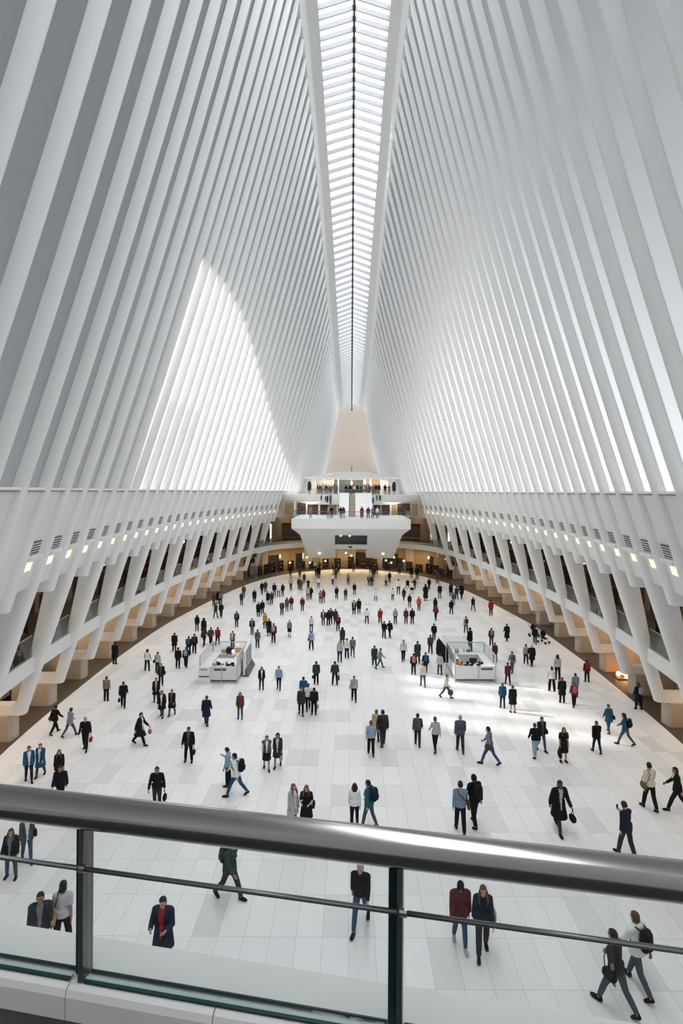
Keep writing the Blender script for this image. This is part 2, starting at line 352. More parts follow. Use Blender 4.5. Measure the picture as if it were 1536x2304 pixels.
# ------------------------------------------------------------------ floor
def floor_mat():
    m = mat('pale_stone_tiles', (.6, .6, .6), .32, spec=.35); nt = m.node_tree; b = nt.nodes['Principled BSDF']; L = nt.links
    tc = nt.nodes.new('ShaderNodeTexCoord'); sx = nt.nodes.new('ShaderNodeSeparateXYZ'); cx = nt.nodes.new('ShaderNodeCombineXYZ')
    L.new(tc.outputs['Object'], sx.inputs[0]); L.new(sx.outputs['Y'], cx.inputs['X'])
    ad = nt.nodes.new('ShaderNodeMath'); ad.operation = 'ADD'; ad.inputs[1].default_value = 38.2; L.new(sx.outputs['X'], ad.inputs[0]); L.new(ad.outputs[0], cx.inputs['Y'])
    br = nt.nodes.new('ShaderNodeTexBrick'); br.offset = .37; br.offset_frequency = 1; br.squash = 1
    for k, v in (('Scale', 1.0), ('Mortar Size', .006), ('Mortar Smooth', .1), ('Bias', .0), ('Brick Width', 1.75), ('Row Height', .764)): br.inputs[k].default_value = v
    br.inputs['Color1'].default_value = (.0, .0, .0, 1); br.inputs['Color2'].default_value = (1, 1, 1, 1); br.inputs['Mortar'].default_value = (.5, .5, .5, 1)
    L.new(cx.outputs[0], br.inputs['Vector'])
    ra = nt.nodes.new('ShaderNodeValToRGB'); ra.color_ramp.elements[0].position = 0; ra.color_ramp.elements[0].color = (.66, .66, .65, 1)
    ra.color_ramp.elements[1].position = 1; ra.color_ramp.elements[1].color = (.82, .815, .805, 1)
    e = ra.color_ramp.elements.new(.22); e.color = (.76, .758, .75, 1)
    L.new(br.outputs['Color'], ra.inputs[0])
    n = nt.nodes.new('ShaderNodeTexNoise'); n.inputs['Scale'].default_value = 3; n.inputs['Detail'].default_value = 6; L.new(tc.outputs['Object'], n.inputs['Vector'])
    mr = nt.nodes.new('ShaderNodeMapRange'); mr.inputs['To Min'].default_value = .95; mr.inputs['To Max'].default_value = 1.05; L.new(n.outputs['Fac'], mr.inputs['Value'])
    vm = nt.nodes.new('ShaderNodeVectorMath'); vm.operation = 'SCALE'; L.new(ra.outputs[0], vm.inputs[0]); L.new(mr.outputs[0], vm.inputs['Scale'])
    mx = nt.nodes.new('ShaderNodeMix'); mx.data_type = 'RGBA'; L.new(br.outputs['Fac'], mx.inputs['Factor']); L.new(vm.outputs[0], mx.inputs['A']); mx.inputs['B'].default_value = (.44, .44, .435, 1)
    L.new(mx.outputs['Result'], b.inputs['Base Color'])
    return m
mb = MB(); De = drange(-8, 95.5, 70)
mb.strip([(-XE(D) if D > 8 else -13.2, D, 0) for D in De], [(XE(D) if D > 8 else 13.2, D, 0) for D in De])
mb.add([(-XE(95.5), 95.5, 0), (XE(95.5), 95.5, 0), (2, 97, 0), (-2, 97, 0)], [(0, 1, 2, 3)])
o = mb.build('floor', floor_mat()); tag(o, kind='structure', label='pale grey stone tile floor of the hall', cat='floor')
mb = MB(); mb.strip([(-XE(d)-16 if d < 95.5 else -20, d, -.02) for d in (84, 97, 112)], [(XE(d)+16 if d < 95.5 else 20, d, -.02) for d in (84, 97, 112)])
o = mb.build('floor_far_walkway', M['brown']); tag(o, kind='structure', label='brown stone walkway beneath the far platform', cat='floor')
# ------------------------------------------------------------------ ridge, skylight
for side in (-1, 1):
    Ds = drange(-8, DEND, 60); mb = MB()
    mb.loft([[(side*SW(D), D, RZ(D)-.05), (side*(SW(D)+.45), D, RZ(D)-.25)] + [(side*(rib_x(D, RZ(D)-k)+a), D, RZ(D)-k) for k, a in ((.5, .06), (1.0, .10), (1.35, .24), (1.45, .8))] + [(side*(SW(D)+1.9), D, RZ(D)+.5), (side*SW(D), D, RZ(D)+.5)] for D in Ds])
    o = mb.build('ridge_beam', M['white'], loc=(side*3, 40, RZ(40))); smooth_auto(o, 40); tag(o, f'white ridge beam on the {"left" if side < 0 else "right"} edge of the skylight', 'beam', kind='structure')
e = empty('skylight', (0, 40, RZ(40)), 'long narrow gabled skylight with white cross fins along the roof ridge', 'skylight', kind='structure')
gz = .85
mb = MB(); Ds = drange(-8, DEND, 40)
for side in (-1, 1): mb.strip([(side*SW(D), D, RZ(D)+.45) for D in Ds], [(0, D, RZ(D)+.45+gz) for D in Ds])
mb.build('glazing', M['sglass'], e)
nf = 82
for k in range(nf):
    D = 38.5 + (DEND-.5-38.5)*k/(nf-1); mb = MB(); w = SW(D); z = RZ(D)
    prof = [(-w, z-.05), (-.16, z+gz-.05), (.16, z+gz-.05), (w, z-.05), (w, z+.40), (0, z+.42+gz), (-w, z+.40)]
    mb.loft([[(x, D-.045, zz) for x, zz in prof], [(x, D+.045, zz) for x, zz in prof]])
    mb.build('fin', M['fin'], e)
mb = MB()
for s in (-1, 1): mb.loft([[(s*.10, D, RZ(D)+gz-.2), (s*.17, D, RZ(D)+gz-.2), (s*.17, D, RZ(D)+gz+.4), (s*.10, D, RZ(D)+gz+.4)] for D in Ds])
mb.build('ridge_channel', M['white'], e)
mb = MB(); mb.loft([[(-.085, D, RZ(D)+gz-.24), (.085, D, RZ(D)+gz-.24), (.085, D, RZ(D)+gz+.3), (-.085, D, RZ(D)+gz+.3)] for D in Ds])
mb.build('dark_track', M['black'], e)
mb = MB(); mb.tube([(0, DEND-.2, RZ(DEND)+gz), (0, DEND-.2, RZ(DEND)-.6)], .09, 8); mb.ball((0, DEND-.2, RZ(DEND)-.6), .22)
mb.build('track_end', M['black'], e)
# unseen outer wings, added and sloped to shade the upper glazing
for side in (-1, 1):
    mb = MB(); Ds = drange(-8, DEND, 20)
    mb.loft([[(side*(SW(D)+1.4), D, RZ(D)+.1), (side*28, D, RZ(D)-10), (side*28, D, RZ(D)-9.6), (side*(SW(D)+1.4), D, RZ(D)+.6)] for D in Ds])
    o = mb.build('shade_wing', M['wing'], loc=(side*10, 40, RZ(40))); tag(o, f'unseen wing added to shade the upper glazing, spreading from the {"left" if side < 0 else "right"} ridge beam', 'roof', kind='structure')
for side in (-1, 1):
    mb = MB(); mb.box((min(side*17, side*120), -60, 11.9), (max(side*17, side*120), 200, 12.4))
    o = mb.build('ground_outside', M['street'], loc=(side*60, 40, 12)); tag(o, 'grey street level outside the hall', 'street', kind='structure')
mb = MB(); mb.box((-62, -60, 12.4), (-36, 44.5, 62))  # unseen block, added and sized to keep sun off the near left panels
for k in range(9): mb.box((-35.98, -60, 16+k*5), (-35.9, 44.5, 18.5+k*5), 1)
o = mb.build('shade_block_outside', [M['street'], M['slate']], loc=(-50, 0, 12.4)); tag(o, 'unseen grey block added outside the left wall to shade its near panels', 'building', kind='structure')
mb = MB(); Ds = drange(-8, DEND, 20)  # unseen upstand, added on the left to stop sun leaking through the skylight
mb.loft([[(-(SW(D)+1.3), D, RZ(D)+.4), (-(SW(D)+1.7), D, RZ(D)+.4), (-(SW(D)+1.9), D, RZ(D)+6.0), (-(SW(D)+1.7), D, RZ(D)+6.0)] for D in Ds])
o = mb.build('sun_shade_upstand', M['white'], loc=(-4, 40, RZ(40))); tag(o, 'tall unseen upstand added outside the skylight to block the sun', 'roof', kind='structure')
# end wall behind the viewer and its floor
mb = MB(); prof = [(-14, 0)] + [(-rib_x(-8, z)-.6, z) for z in drange(0, 30, 12)] + [(rib_x(-8, z)+.6, z) for z in drange(30, 0, 12)] + [(14, 0)]
mb.add([(x, -8, z) for x, z in prof], [tuple(range(len(prof)))])
o = mb.build('wall_back', M['white2']); tag(o, kind='structure', label='white end wall behind the viewer', cat='wall')
# ------------------------------------------------------------------ apse at the far end
mb = MB(); zs = drange(11.4, RZ(DEND)+1.2, 14); rings = []
for z in zs:
    zz = min(z, RZ(DEND)-.01); w = rib_x(DEND, zz)+.46; k = 1 if z < 17 else max(0, 1-(z-17)/(RZ(DEND)-17)); dep = 1.0+9*k**.8
    rings.append([(w*math.sin(a), DEND+dep*math.cos(a), z) for a in [math.radians(-90+180*i/16) for i in range(17)]])
mb.loft(rings, False, False)
mb.add([rings[-1][i] for i in range(17)], [tuple(range(17))])
o = mb.build('wall_apse', M['apse'], smooth=True); tag(o, kind='structure', label='tall tapering warm plaster apse closing the far end', cat='wall')
# ------------------------------------------------------------------ far end: gallery, platform, stairs, pavilion
def arc(rx, ry, cy, t): return rx*math.sin(t), cy + ry*math.cos(t)
TS = [math.radians(a) for a in range(-90, 91, 6)]
# curved balcony wrapping the end
mb = MB()
mb.loft([[(*arc(13.6, 12, 87, t), SLABB), (*arc(24, 19, 88, t), SLABB), (*arc(24, 19, 88, t), FLOOR2), (*arc(13.6, 12, 87, t), FLOOR2)] for t in TS])
o = mb.build('balcony_slab', M['white2'], loc=(0, 99, SLABB)); smooth_auto(o, 30); tag(o, 'white balcony slab curving round the far end behind the platform', 'balcony', kind='structure')
for side, nm in ((-1, 'left'), (1, 'right')):
    T2 = [t for t in TS if (t < -.5 if side < 0 else t > .5)]
    e = empty('glass_balustrade', (*arc(13.7, 12, 87, T2[len(T2)//2]), FLOOR2), f'curved dark glass balustrade of the far gallery, {nm} of the platform', 'balustrade')
    mb = MB(); mb.loft([[(*arc(13.8, 12.1, 87, t), FLOOR2), (*arc(13.84, 12.14, 87, t), FLOOR2), (*arc(13.84, 12.14, 87, t), FLOOR2+1), (*arc(13.8, 12.1, 87, t), FLOOR2+1)] for t in T2]); mb.build('glass_pane', M['dglass'], e)
    mb = MB(); mb.tube([(*arc(13.82, 12.12, 87, t), FLOOR2+1.03) for t in T2], .04, 6); mb.build('top_rail', M['steel2'], e)
def arcwall(name, rx, ry, cy, z0, z1, pat, mats, label):
    mb = MB(); n = len(pat)
    for i, mi in enumerate(pat):
        a, b = math.radians(-92+184*i/n), math.radians(-92+184*(i+1)/n)
        for k in range(2):
            t0, t1 = a+(b-a)*k/2, a+(b-a)*(k+1)/2; d = .5 if mi == 0 else 0
            p, q = arc(rx+d, ry+d, cy, t0), arc(rx+d, ry+d, cy, t1)
            zz = z1 if mi else z0 + (z1-z0)*.72
            mb.quad((*p, z0), (*q, z0), (*q, zz), (*p, zz), mi)
            if not mi:
                p, q = arc(rx, ry, cy, t0), arc(rx, ry, cy, t1); mb.quad((*p, zz), (*q, zz), (*q, z1), (*p, z1), 1)
    o = mb.build(name, mats); tag(o, kind='structure', label=label, cat='shop front'); return o
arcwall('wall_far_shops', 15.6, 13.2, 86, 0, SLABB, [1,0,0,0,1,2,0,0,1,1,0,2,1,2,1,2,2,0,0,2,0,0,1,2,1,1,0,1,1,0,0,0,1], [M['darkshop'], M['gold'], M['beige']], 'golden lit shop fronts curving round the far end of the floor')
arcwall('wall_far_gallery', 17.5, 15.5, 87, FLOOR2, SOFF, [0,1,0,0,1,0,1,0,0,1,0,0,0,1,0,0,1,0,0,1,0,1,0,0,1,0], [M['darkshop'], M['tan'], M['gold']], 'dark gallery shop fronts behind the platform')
mb = MB(); mb.loft([[(*arc(14.2, 12, 87, t), SOFF), (*arc(14.0, 11.5, 87, t), 11.5)] for t in TS], False, False)
mb.strip([(*arc(14.2, 12, 87, t), SOFF) for t in TS], [(*arc(19, 17, 87, t), SOFF) for t in TS])
o = mb.build('wall_far_band', M['white2'], smooth=True); smooth_auto(o, 30); tag(o, kind='structure', label='curved white wall band between gallery and upper floor at the far end', cat='wall')
# upper floor slab
mb = MB(); n = 24; front = []
for i in range(n+1):
    x = -13.5+27*i/n; front.append((x, 91.0 + 3.2*(x/13.5)**2))
mb.loft([[(x, y+.5, 10.9), (x, y+.08, 11.5), (x, y, 12.5), (x, 141, 12.5), (x, 141, 10.9)] for x, y in front])
o = mb.build('upper_floor_slab', M['white'], loc=(0, 92, 12)); smooth_auto(o, 40); tag(o, 'white upper floor slab with a gently curved front edge at the far end', 'floor slab', kind='structure')
e = empty('glass_balustrade', (0, 91.2, 12.5), 'glass balustrade on the crowded upper floor edge above the platform', 'balustrade')
mb = MB()
pts = [p for p in front if abs(p[0]) < 7.6]
mb.loft([[(x, y+.14, 12.5), (x, y+.17, 12.5), (x, y+.17, 13.3), (x, y+.14, 13.3)] for x, y in pts]); mb.build('glass_pane', M['cglass'], e)
mb = MB(); mb.tube([(x, y+.15, 13.33) for x, y in pts], .03, 6); mb.build('top_rail', M['steel2'], e)
for x, y in pts:
    mb = MB(); mb.box((x-.025, y+.13, 12.5), (x+.025, y+.19, 13.3)); mb.build('post', M['steel2'], e)
# cantilevered platform
e = empty('cantilevered_platform', (0, 84, 3.14), 'huge white cantilevered platform with sloping underside and central dark window', 'platform', kind='structure')
HW = 8.05
mb = MB(); lev = [(9.28, HW, 78, 93), (7.96, HW, 78, 93), (7.55, 7.55, 78.55, 93), (7.15, 7.15, 79.2, 93), (6.97, 7.02, 79.5, 93)]
mb.loft([[(-w, f, z), (w, f, z), (w, b, z), (-w, b, z)] for z, w, f, b in lev])
o = mb.build('deck', M['white'], e)
for s in (-1, 1):
    mb = MB(); rings = []
    for k in range(5):
        t = k/4; z = 6.97+(3.14-6.97)*t; w = 7.02+(6.3-7.02)*t; f = 79.5+(86-79.5)*t; xi = 2.3
        rings.append([(s*xi, f, z), (s*w, f, z), (s*w, 93, z), (s*xi, 93, z)])
    mb.loft(rings); o = mb.build('support_leg', M['white'], e)
mb = MB(); mb.box((-2.3, 83.2, 4.7), (2.3, 84.2, 5.35)); mb.box((-2.3, 84.2, 4.7), (2.3, 84.4, 7)); mb.build('cross_beam', M['white'], e)
mb = MB(); mb.box((-2.25, 83.9, 5.4), (2.25, 84.1, 6.95)); mb.build('dark_window', M['slate'], e)
mb = MB()
for x in (-1.5, -.2): mb.ball((x, 83.8, 6.6), .14)
mb.build('window_lamp', M['globe'], e)
mb = MB()
for x, y, z in ((-4.6, 84.6, 3.86), (4.7, 84.6, 3.86)): mb.ball((x, y-.05, z+.05), .16)
mb.build('underside_spotlight', M['globe'], e)
mb = MB()
for x0, y0, z0, x1 in ((-.35, 78.95, 7.32, .25),): mb.box((x0, y0-.05, z0), (x1, y0+.1, z0+.18))
mb.box((-.3, 83.1, 4.92), (.15, 83.22, 5.1)); mb.build('camera_box', M['black'], e)
b = empty('glass_balustrade', (0, 78.2, 9.28), 'glass balustrade along the front of the cantilevered platform', 'balustrade')
for nm, pl in (('front_pane', [(-7.6, 78.25), (7.6, 78.25)]), ('side_pane', [(-7.6, 78.25), (-8.0, 79.5)]), ('side_pane', [(7.6, 78.25), (8.0, 79.5)]), ('side_pane', [(-8, 79.5), (-8, 92)]), ('side_pane', [(8, 79.5), (8, 92)])):
    mb = MB(); (x0, y0), (x1, y1) = pl
    mb.loft([[(x0, y0, 9.28), (x0, y0+.03, 9.28), (x0, y0+.03, 10.25), (x0, y0, 10.25)], [(x1, y1, 9.28), (x1, y1+.03, 9.28), (x1, y1+.03, 10.25), (x1, y1, 10.25)]]); mb.build(nm, M['pglass'], b)
mb = MB(); mb.tube([(-8, 92, 10.28), (-8, 79.5, 10.28), (-7.6, 78.26, 10.28), (7.6, 78.26, 10.28), (8, 79.5, 10.28), (8, 92, 10.28)], .03, 6); mb.build('top_rail', M['steel2'], b)
# shop wall at the back of the platform
mb = MB()
mb.box((-11, 92.4, 9.2), (11, 92.6, 11.4), 0)
for x0, x1, mi in ((-10.6,-9.3,2),(-8.6,-7.2,1),(-7,-5.3,1),(-4.9,-3.6,1),(-3.4,-2.4,2),(2.6,3.4,2),(3.7,4.6,1),(4.9,6.1,1),(6.6,7.2,2),(7.4,9.4,1),(9.7,10.6,2)):
    mb.box((x0, 92.3, 9.3), (x1, 92.42, 11.15), mi)
for x in (-9, -7.1, -5.1, -2.2, 2.3, 6.3): mb.box((x-.12, 92.1, 9.2), (x+.12, 92.4, 11.4), 3)
o = mb.build('wall_platform_shops', [M['beige'], M['darkshop'], M['gold'], M['white2']]); tag(o, kind='structure', label='shop wall with dark windows at the back of the platform', cat='shop front')
# stairs with white sloping flanks
e = empty('staircase', (0, 87, 9.28), 'narrow staircase between white sloping flanks climbing from the platform', 'staircase')
mb = MB()
for k in range(18):
    z = 9.28 + 3.2*(k+1)/18; y = 84.2 + 6.8*k/18; mb.box((-.3, y, z-.18), (.55, y+.44, z))
mb.build('treads', M['beige'], e)
mb = MB()
for k in range(18):
    z = 9.28 + 3.2*(k+1)/18; y = 84.2 + 6.8*k/18; mb.box((-.3, y+.02, z-.17), (.55, y+.05, z-.02)); 
mb.build('risers', M['kplinth'], e)
for x0, x1 in ((-1.8, -.35), (.6, 3.2)):
    mb = MB(); mb.loft([[(x0, 83.6, 9.28), (x0, 91, 9.28), (x0, 91, 12.8), (x0, 83.6, 9.6)], [(x1, 83.6, 9.28), (x1, 91, 9.28), (x1, 91, 12.8), (x1, 83.6, 9.6)]]); mb.build('flank', M['white'], e)
# dark cloths hanging below the upper floor edge
rnd = random.Random(5)
for i, (u, v0, v1, w) in enumerate(((722,1115,1126,3),(732,1117,1128,3),(736,1116,1131,4),(743,1114,1135,5),(770,1116,1128,2.5),(774,1116,1138,2.5),(807,1115,1131,5),(814,1116,1128,4),(825,1113,1135,3),(832,1115,1140,2.5),(839,1120,1133,3.5),(848,1114,1126,3),(855,1114,1126,4))):
    a = at(u, v0, 90.7); h = (v1-v0)*90.7/F; hw = w*90.7/F/2; mb = MB()
    yf = 91.0 + 3.2*(a.x/13.5)**2 - .14; rings = []
    if -1.8 < a.x < -.35 or .6 < a.x < 3.2: yf = 90.7
    for k in range(5):
        t = k/4; ww = hw*(1-.45*abs(t-.4)); z = min(a.z, 12.45)-h*t; rings.append([(a.x-ww, yf, z), (a.x-ww*.3, yf-.07, z), (a.x+ww*.4, yf-.05, z), (a.x+ww, yf, z), (a.x, yf+.04, z)])
    mb.loft(rings); o = mb.build('hanging_cloth', [M['black'], M['slate']][i % 2], loc=(a.x, yf, a.z), smooth=True)
    tag(o, f'dark strip of cloth hanging from the upper floor edge, {nth(i+1)} of the row', 'cloth', 'dark cloths hanging from the upper floor edge')
# glazed pavilion on the upper floor
e = empty('pavilion', (0, 104, 12.5), 'white glazed pavilion with flat canopy roof on the far upper floor', 'pavilion', kind='structure')
mb = MB(); mb.box((-7.6, 104, 12.5), (7.8, 110, 15.3)); mb.build('body', M['white2'], e)
for x0, x1, m_ in ((-6.2,-5.1,'beige'),(-4.8,-3.4,'beige'),(-3.1,-2.5,'slate'),(-2.2,-.8,'slate'),(-.75,.7,'slate'),(.75,2.1,'slate'),(2.7,3.2,'gold'),(3.7,5.1,'gold')):
    mb = MB(); mb.box((x0, 103.9, 12.7), (x1, 104.02, 15.1)); mb.build('window_bay', M[m_], e)
for x in (-6.9,-4.95,-3.25,-2.35,2.4,3.45,5.3,6.6):
    mb = MB(); mb.box((x-.14, 103.7, 12.5), (x+.14, 104, 15.3)); mb.build('column', M['white'], e)
mb = MB(); pts = [(-8.6, 104.5), (-6, 102.2), (0, 101.2), (6, 102.2), (8.6, 104.5), (8.6, 110), (-8.6, 110)]
mb.loft([[(x, y, 15.3) for x, y in pts], [(x, y, 15.62) for x, y in pts]]); mb.build('canopy_roof', M['white'], e)
mb = MB(); pts = [(-3.5, 103.4), (0, 102.9), (3.5, 103.4), (3.5, 109), (-3.5, 109)]
mb.loft([[(x, y, 15.62) for x, y in pts], [(x, y, 16.55) for x, y in pts]]); mb.build('upper_box', M['white'], e)
mb = MB(); mb.box((-7.3, 104, 15.62), (7.2, 104.2, 16.0)); mb.box((3.9, 103.8, 15.62), (5.1, 104, 16.2)); mb.build('rooftop_plant', M['white2'], e)
mb = MB(); mb.ball((0.05, 103.2, 16.0), .12); mb.ball((.05, 103.1, 16.9), .1); mb.tube([(.05, 103.2, 16.55), (.05, 103.2, 17.5)], .05, 6); mb.build('rooftop_sensor', M['black'], e)
mb = MB()
prof = [(.02, 0), (.16, .12), (.2, .35), (.14, .6), (.05, .85), (.015, 1.0)]
mb.loft([[(0.05+r*math.cos(a*.7854), 103.6+r*math.sin(a*.7854), 14.1+z) for a in range(8)] for r, z in prof]); mb.build('lit_pendant', M['globe'], e)
# tall dark figures' stand-ins at both ends of the balustrade are folded parasols
for u, sn in ((695.5, 'left'), (886, 'right')):
    a = at(u, 1108, 92.5); p = empty('folded_parasol', (a.x, 92.6, 12.5), f'tall folded black parasol at the {sn} end of the upper balustrade', 'parasol')
    mb = MB(); mb.tube([(a.x, 92.6, 12.5), (a.x, 92.6, 14.7)], .04, 6); mb.build('pole', M['steel2'], p)
    mb = MB(); mb.tube([(a.x, 92.6, z) for z in (13.0, 13.2, 13.9, 14.4, 14.65)], [.12, .3, .33, .26, .05], 8); mb.build('folded_canopy', M['black'], p)
mb = MB(); mb.box((-6.5, DEND+1.2, 12.5), (6.5, DEND+1.6, 17.4)); 
o = mb.build('apse_screen_wall', M['apse'], loc=(0, DEND+1.4, 12.5)); tag(o, 'low warm plaster screen wall at the foot of the apse', 'wall', kind='structure')
# hanging globe lamps under the far balcony
for i, (u, v, D) in enumerate(((690,1254,93),(697,1266,94),(732,1262,96),(778,1244,96),(790,1250,95),(886,1254,94),(880,1266,93),(868,1261,96),(652,1266,92),(908,1262,91))):
    a = at(u, v, D); l = empty('globe_lamp', (a.x, a.y, a.z), f'small glowing globe lamp hanging under the far balcony, {nth(i+1)} of ten', 'lamp', 'globe lamps under the far balcony')
    mb = MB(); mb.ball(a, .16); mb.build('globe', M['globe'], l)
    mb = MB(); mb.tube([a+Vector((0,0,.15)), Vector((a.x, a.y, max(SLABB, a.z+.3)))], .02, 5); mb.build('cord', M['black'], l)
# ------------------------------------------------------------------ people: jointed figures, one continuous body each, clothes as parts
R = math.radians
POSES = {  # hipL kneeL hipR kneeR | shoulderL abductL elbowL shoulderR abductR elbowR | lean, head pitch, head yaw, leg spread, curlL, curlR
 'stand':   (2, 3, -2, 3,   3, 7, 12, 0, 7, 12,    1, 4, 0, 3, 30, 30),
 'wide':    (5, 6, -3, 4,   6, 12, 18, 2, 13, 22,  1, 6, 0, 7, 35, 35),
 'stroll_a':(17, 5, -11, 14, -12, 7, 10, 16, 7, 18,  3, 5, 0, 2, 35, 35),
 'stroll_b':(-11, 14, 17, 5, 16, 7, 18, -12, 7, 10,  3, 5, 0, 2, 35, 35),
 'stride_a':(27, 8, -21, 20, -22, 8, 12, 24, 8, 26,  5, 6, 0, 2, 35, 35),
 'stride_b':(-21, 20, 27, 8, 24, 8, 26, -22, 8, 12,  5, 6, 0, 2, 35, 35),
 'phone':   (2, 4, -2, 3,   3, 7, 14, 22, 10, 104,  2, 22, -8, 3, 30, 70),
 'phonewalk':(16, 5, -10, 13, -8, 8, 12, 20, 12, 98,  4, 24, -6, 2, 30, 70),
 'hold':    (4, 5, -2, 3,   14, 12, 78, 14, 12, 82,  2, 12, 0, 4, 55, 55),
 'carry':   (10, 5, -8, 10, -4, 13, 8, 6, 14, 10,    2, 4, 6, 3, 85, 85),
}
def rotx(v, a):  # pitch forwards: + carries down vector towards the front (-y)
    c, s = math.cos(a), math.sin(a); return Vector((v.x, v.y*c + v.z*s, -v.y*s + v.z*c))
class Rig:
    def __init__(r, pose, sex):
        p = POSES[pose]; f = sex == 'f'; r.f = f
        r.sh = .165 if f else .19; r.hipw = .088 if f else .085
        hz = .93; r.legs = []; lo = 9
        for s, h, k in ((1, p[0], p[1]), (-1, p[2], p[3])):
            a = Vector((s*r.hipw, 0, hz-.02)); d = rotx(Vector((s*math.tan(R(p[13])), 0, -1)).normalized(), R(h))
            kn = a + d*.43; d2 = rotx(Vector((s*math.tan(R(p[13]*.5)), 0, -1)).normalized(), R(h-k)); an = kn + d2*.415
            pitch = min(0, (h-k)+6)*.9
            fd = rotx(Vector((s*.10, -1, 0)).normalized(), R(-pitch)*-1); 
            fd = Vector((s*.10, -math.cos(R(pitch)), math.sin(R(pitch)))).normalized()
            dn = Vector((0, -math.sin(R(pitch))*-1*-1, -math.cos(R(pitch)))).normalized()
            heel = an - fd*.045 + Vector((0, 0, -.05)); ball = an + fd*.12 + Vector((0, 0, -.055)); toe = an + fd*.185 + Vector((0, 0, -.05))
            r.legs.append([a, kn, an, heel, ball, toe]); lo = min(lo, heel.z-.028, ball.z-.024, toe.z-.02)
        sh = Vector((0, 0, -lo))
        r.legs = [[q + sh for q in L] for L in r.legs]; r.pel = Vector((0, 0, hz)) + sh
        up = rotx(Vector((0, 0, 1)), R(-p[10])); up = Vector((0, -math.sin(R(p[10])), math.cos(R(p[10]))))
        r.up = up; P = r.pel
        r.spine = [P - up*.06, P + up*.05, P + up*.16, P + up*.30, P + up*.42, P + up*.495]
        r.neck = P + up*.51; r.arms = []
        for s, a, b, e, cu in ((1, p[4], p[5], p[6], p[14]), (-1, p[7], p[8], p[9], p[15])):
            S = P + up*.445 + Vector((s*r.sh, 0, 0)); d = rotx(Vector((s*math.sin(R(b)), 0, -math.cos(R(b)))), R(a+p[10]*.3))
            E = S + d*.285; inx = -s*.10 if e < 60 else -s*.38
            d2 = rotx(Vector((s*math.sin(R(b))*.5 + (inx if e >= 60 else 0), 0, -math.cos(R(b)))).normalized(), R(a+e)); W = E + d2*.245
            r.arms.append([S, E, W, d2, s, cu])
        hp = R(p[11]); r.hd = r.neck + up*.135 + Vector((0, -.02-.05*math.sin(hp), 0)); r.hp = hp; r.hy = R(p[12])
        r.hand = [A[2] + A[3]*.10 for A in r.arms]
        r.top = r.hd.z + .125
    def H(r, x, y, z):  # head-local point to figure space
        v = rotx(Vector((x, y, z)), r.hp); c, s = math.cos(r.hy), math.sin(r.hy)
        v = rotx(Vector((x, y, z)), 0)
        y2 = v.y*math.cos(r.hp) - v.z*math.sin(r.hp); z2 = v.y*math.sin(r.hp)*1 + v.z*math.cos(r.hp)
        v = Vector((v.x, v.y*math.cos(r.hp) - v.z*math.sin(r.hp), v.y*math.sin(r.hp) + v.z*math.cos(r.hp)))
        return r.hd + Vector((v.x*c - v.y*s, v.x*s + v.y*c, v.z))
def ell(c, rx, ry, n=14, tilt=None):
    return [Vector((c.x + rx*math.cos(6.28318*i/n), c.y + ry*math.sin(6.28318*i/n), c.z)) for i in range(n)]
def remeshed(mb, vox, it=3):
    me = mb.mesh('tmp', []); o = bpy.data.objects.new('tmp', me); C.objects.link(o)
    m = o.modifiers.new('r', 'REMESH'); m.mode = 'VOXEL'; m.voxel_size = vox
    s = o.modifiers.new('s', 'SMOOTH'); s.factor = .5; s.iterations = it
    dg = bpy.context.evaluated_depsgraph_get(); ev = o.evaluated_get(dg); out = bpy.data.meshes.new_from_object(ev)
    bpy.data.objects.remove(o); bpy.data.meshes.remove(me)
    out.polygons.foreach_set('use_smooth', [True]*len(out.polygons)); return out
def append(me, mb, mi):
    bm = bmesh.new(); bm.from_mesh(me); vs = [bm.verts.new(p) for p in mb.v]
    for f in mb.f:
        try: q = bm.faces.new([vs[i] for i in f]); q.material_index = mi; q.smooth = True
        except ValueError: pass
    bm.to_mesh(me); bm.free()
def torso(mb, r, g, top=5, bottom=0, n=14):
    f = r.f
    W = [.155+g, .15+g, .125+g if f else .14+g, .15+g, .165+g if f else .18+g, .10+g]; Dp = [.115+g, .115+g, .095+g, .115+g, .105+g, .065+g]
    mb.loft([ell(r.spine[i], W[i], Dp[i], n) for i in range(bottom, top+1)])
    if f: 
        for s in (-1, 1): mb.ball(r.spine[3] + r.up*.03 + Vector((s*.07, -.075-g, 0)), .058+g*.4)
    for s in (0, 1):
        S = r.arms[s][0]; mb.tube([r.spine[4] + Vector((0, 0, .01)), (S+r.spine[4])*.5 + Vector((0, 0, .012)), S], [.074+g, .072+g, .064+g], 10)
def arm(mb, A, g, end=1.0):
    S, E, W = A[:3]
    if end <= .5: mb.ball(S, .062+g); mb.tube([S + Vector((0, 0, .008)), S.lerp(E, .4), S.lerp(E, .8)], [.062+g, .060+g, .058+g], 10); return
    mb.ball(S, .056+g); mb.tube([S, S.lerp(E, .5), E, E.lerp(W, .3), E.lerp(W, end)], [.052+g, .046+g, .040+g, .040+g, .030+g], 10); mb.ball(E, .040+g)
def leg(mb, L, g, end=1.0, w=0.0):
    a, k, n = L[:3]; mb.ball(a, .092+g)
    pts = [a, a.lerp(k, .5), k, k.lerp(n, .35), k.lerp(n, end)]; mb.tube(pts, [.092+g, .076+g, .056+g+w, .055+g+w, .040+g+w], 12); mb.ball(k, .056+g+w)
CACHE = {}
def rig(pose, sex):
    k = ('rig', pose, sex)
    if k not in CACHE: CACHE[k] = Rig(pose, sex)
    return CACHE[k]
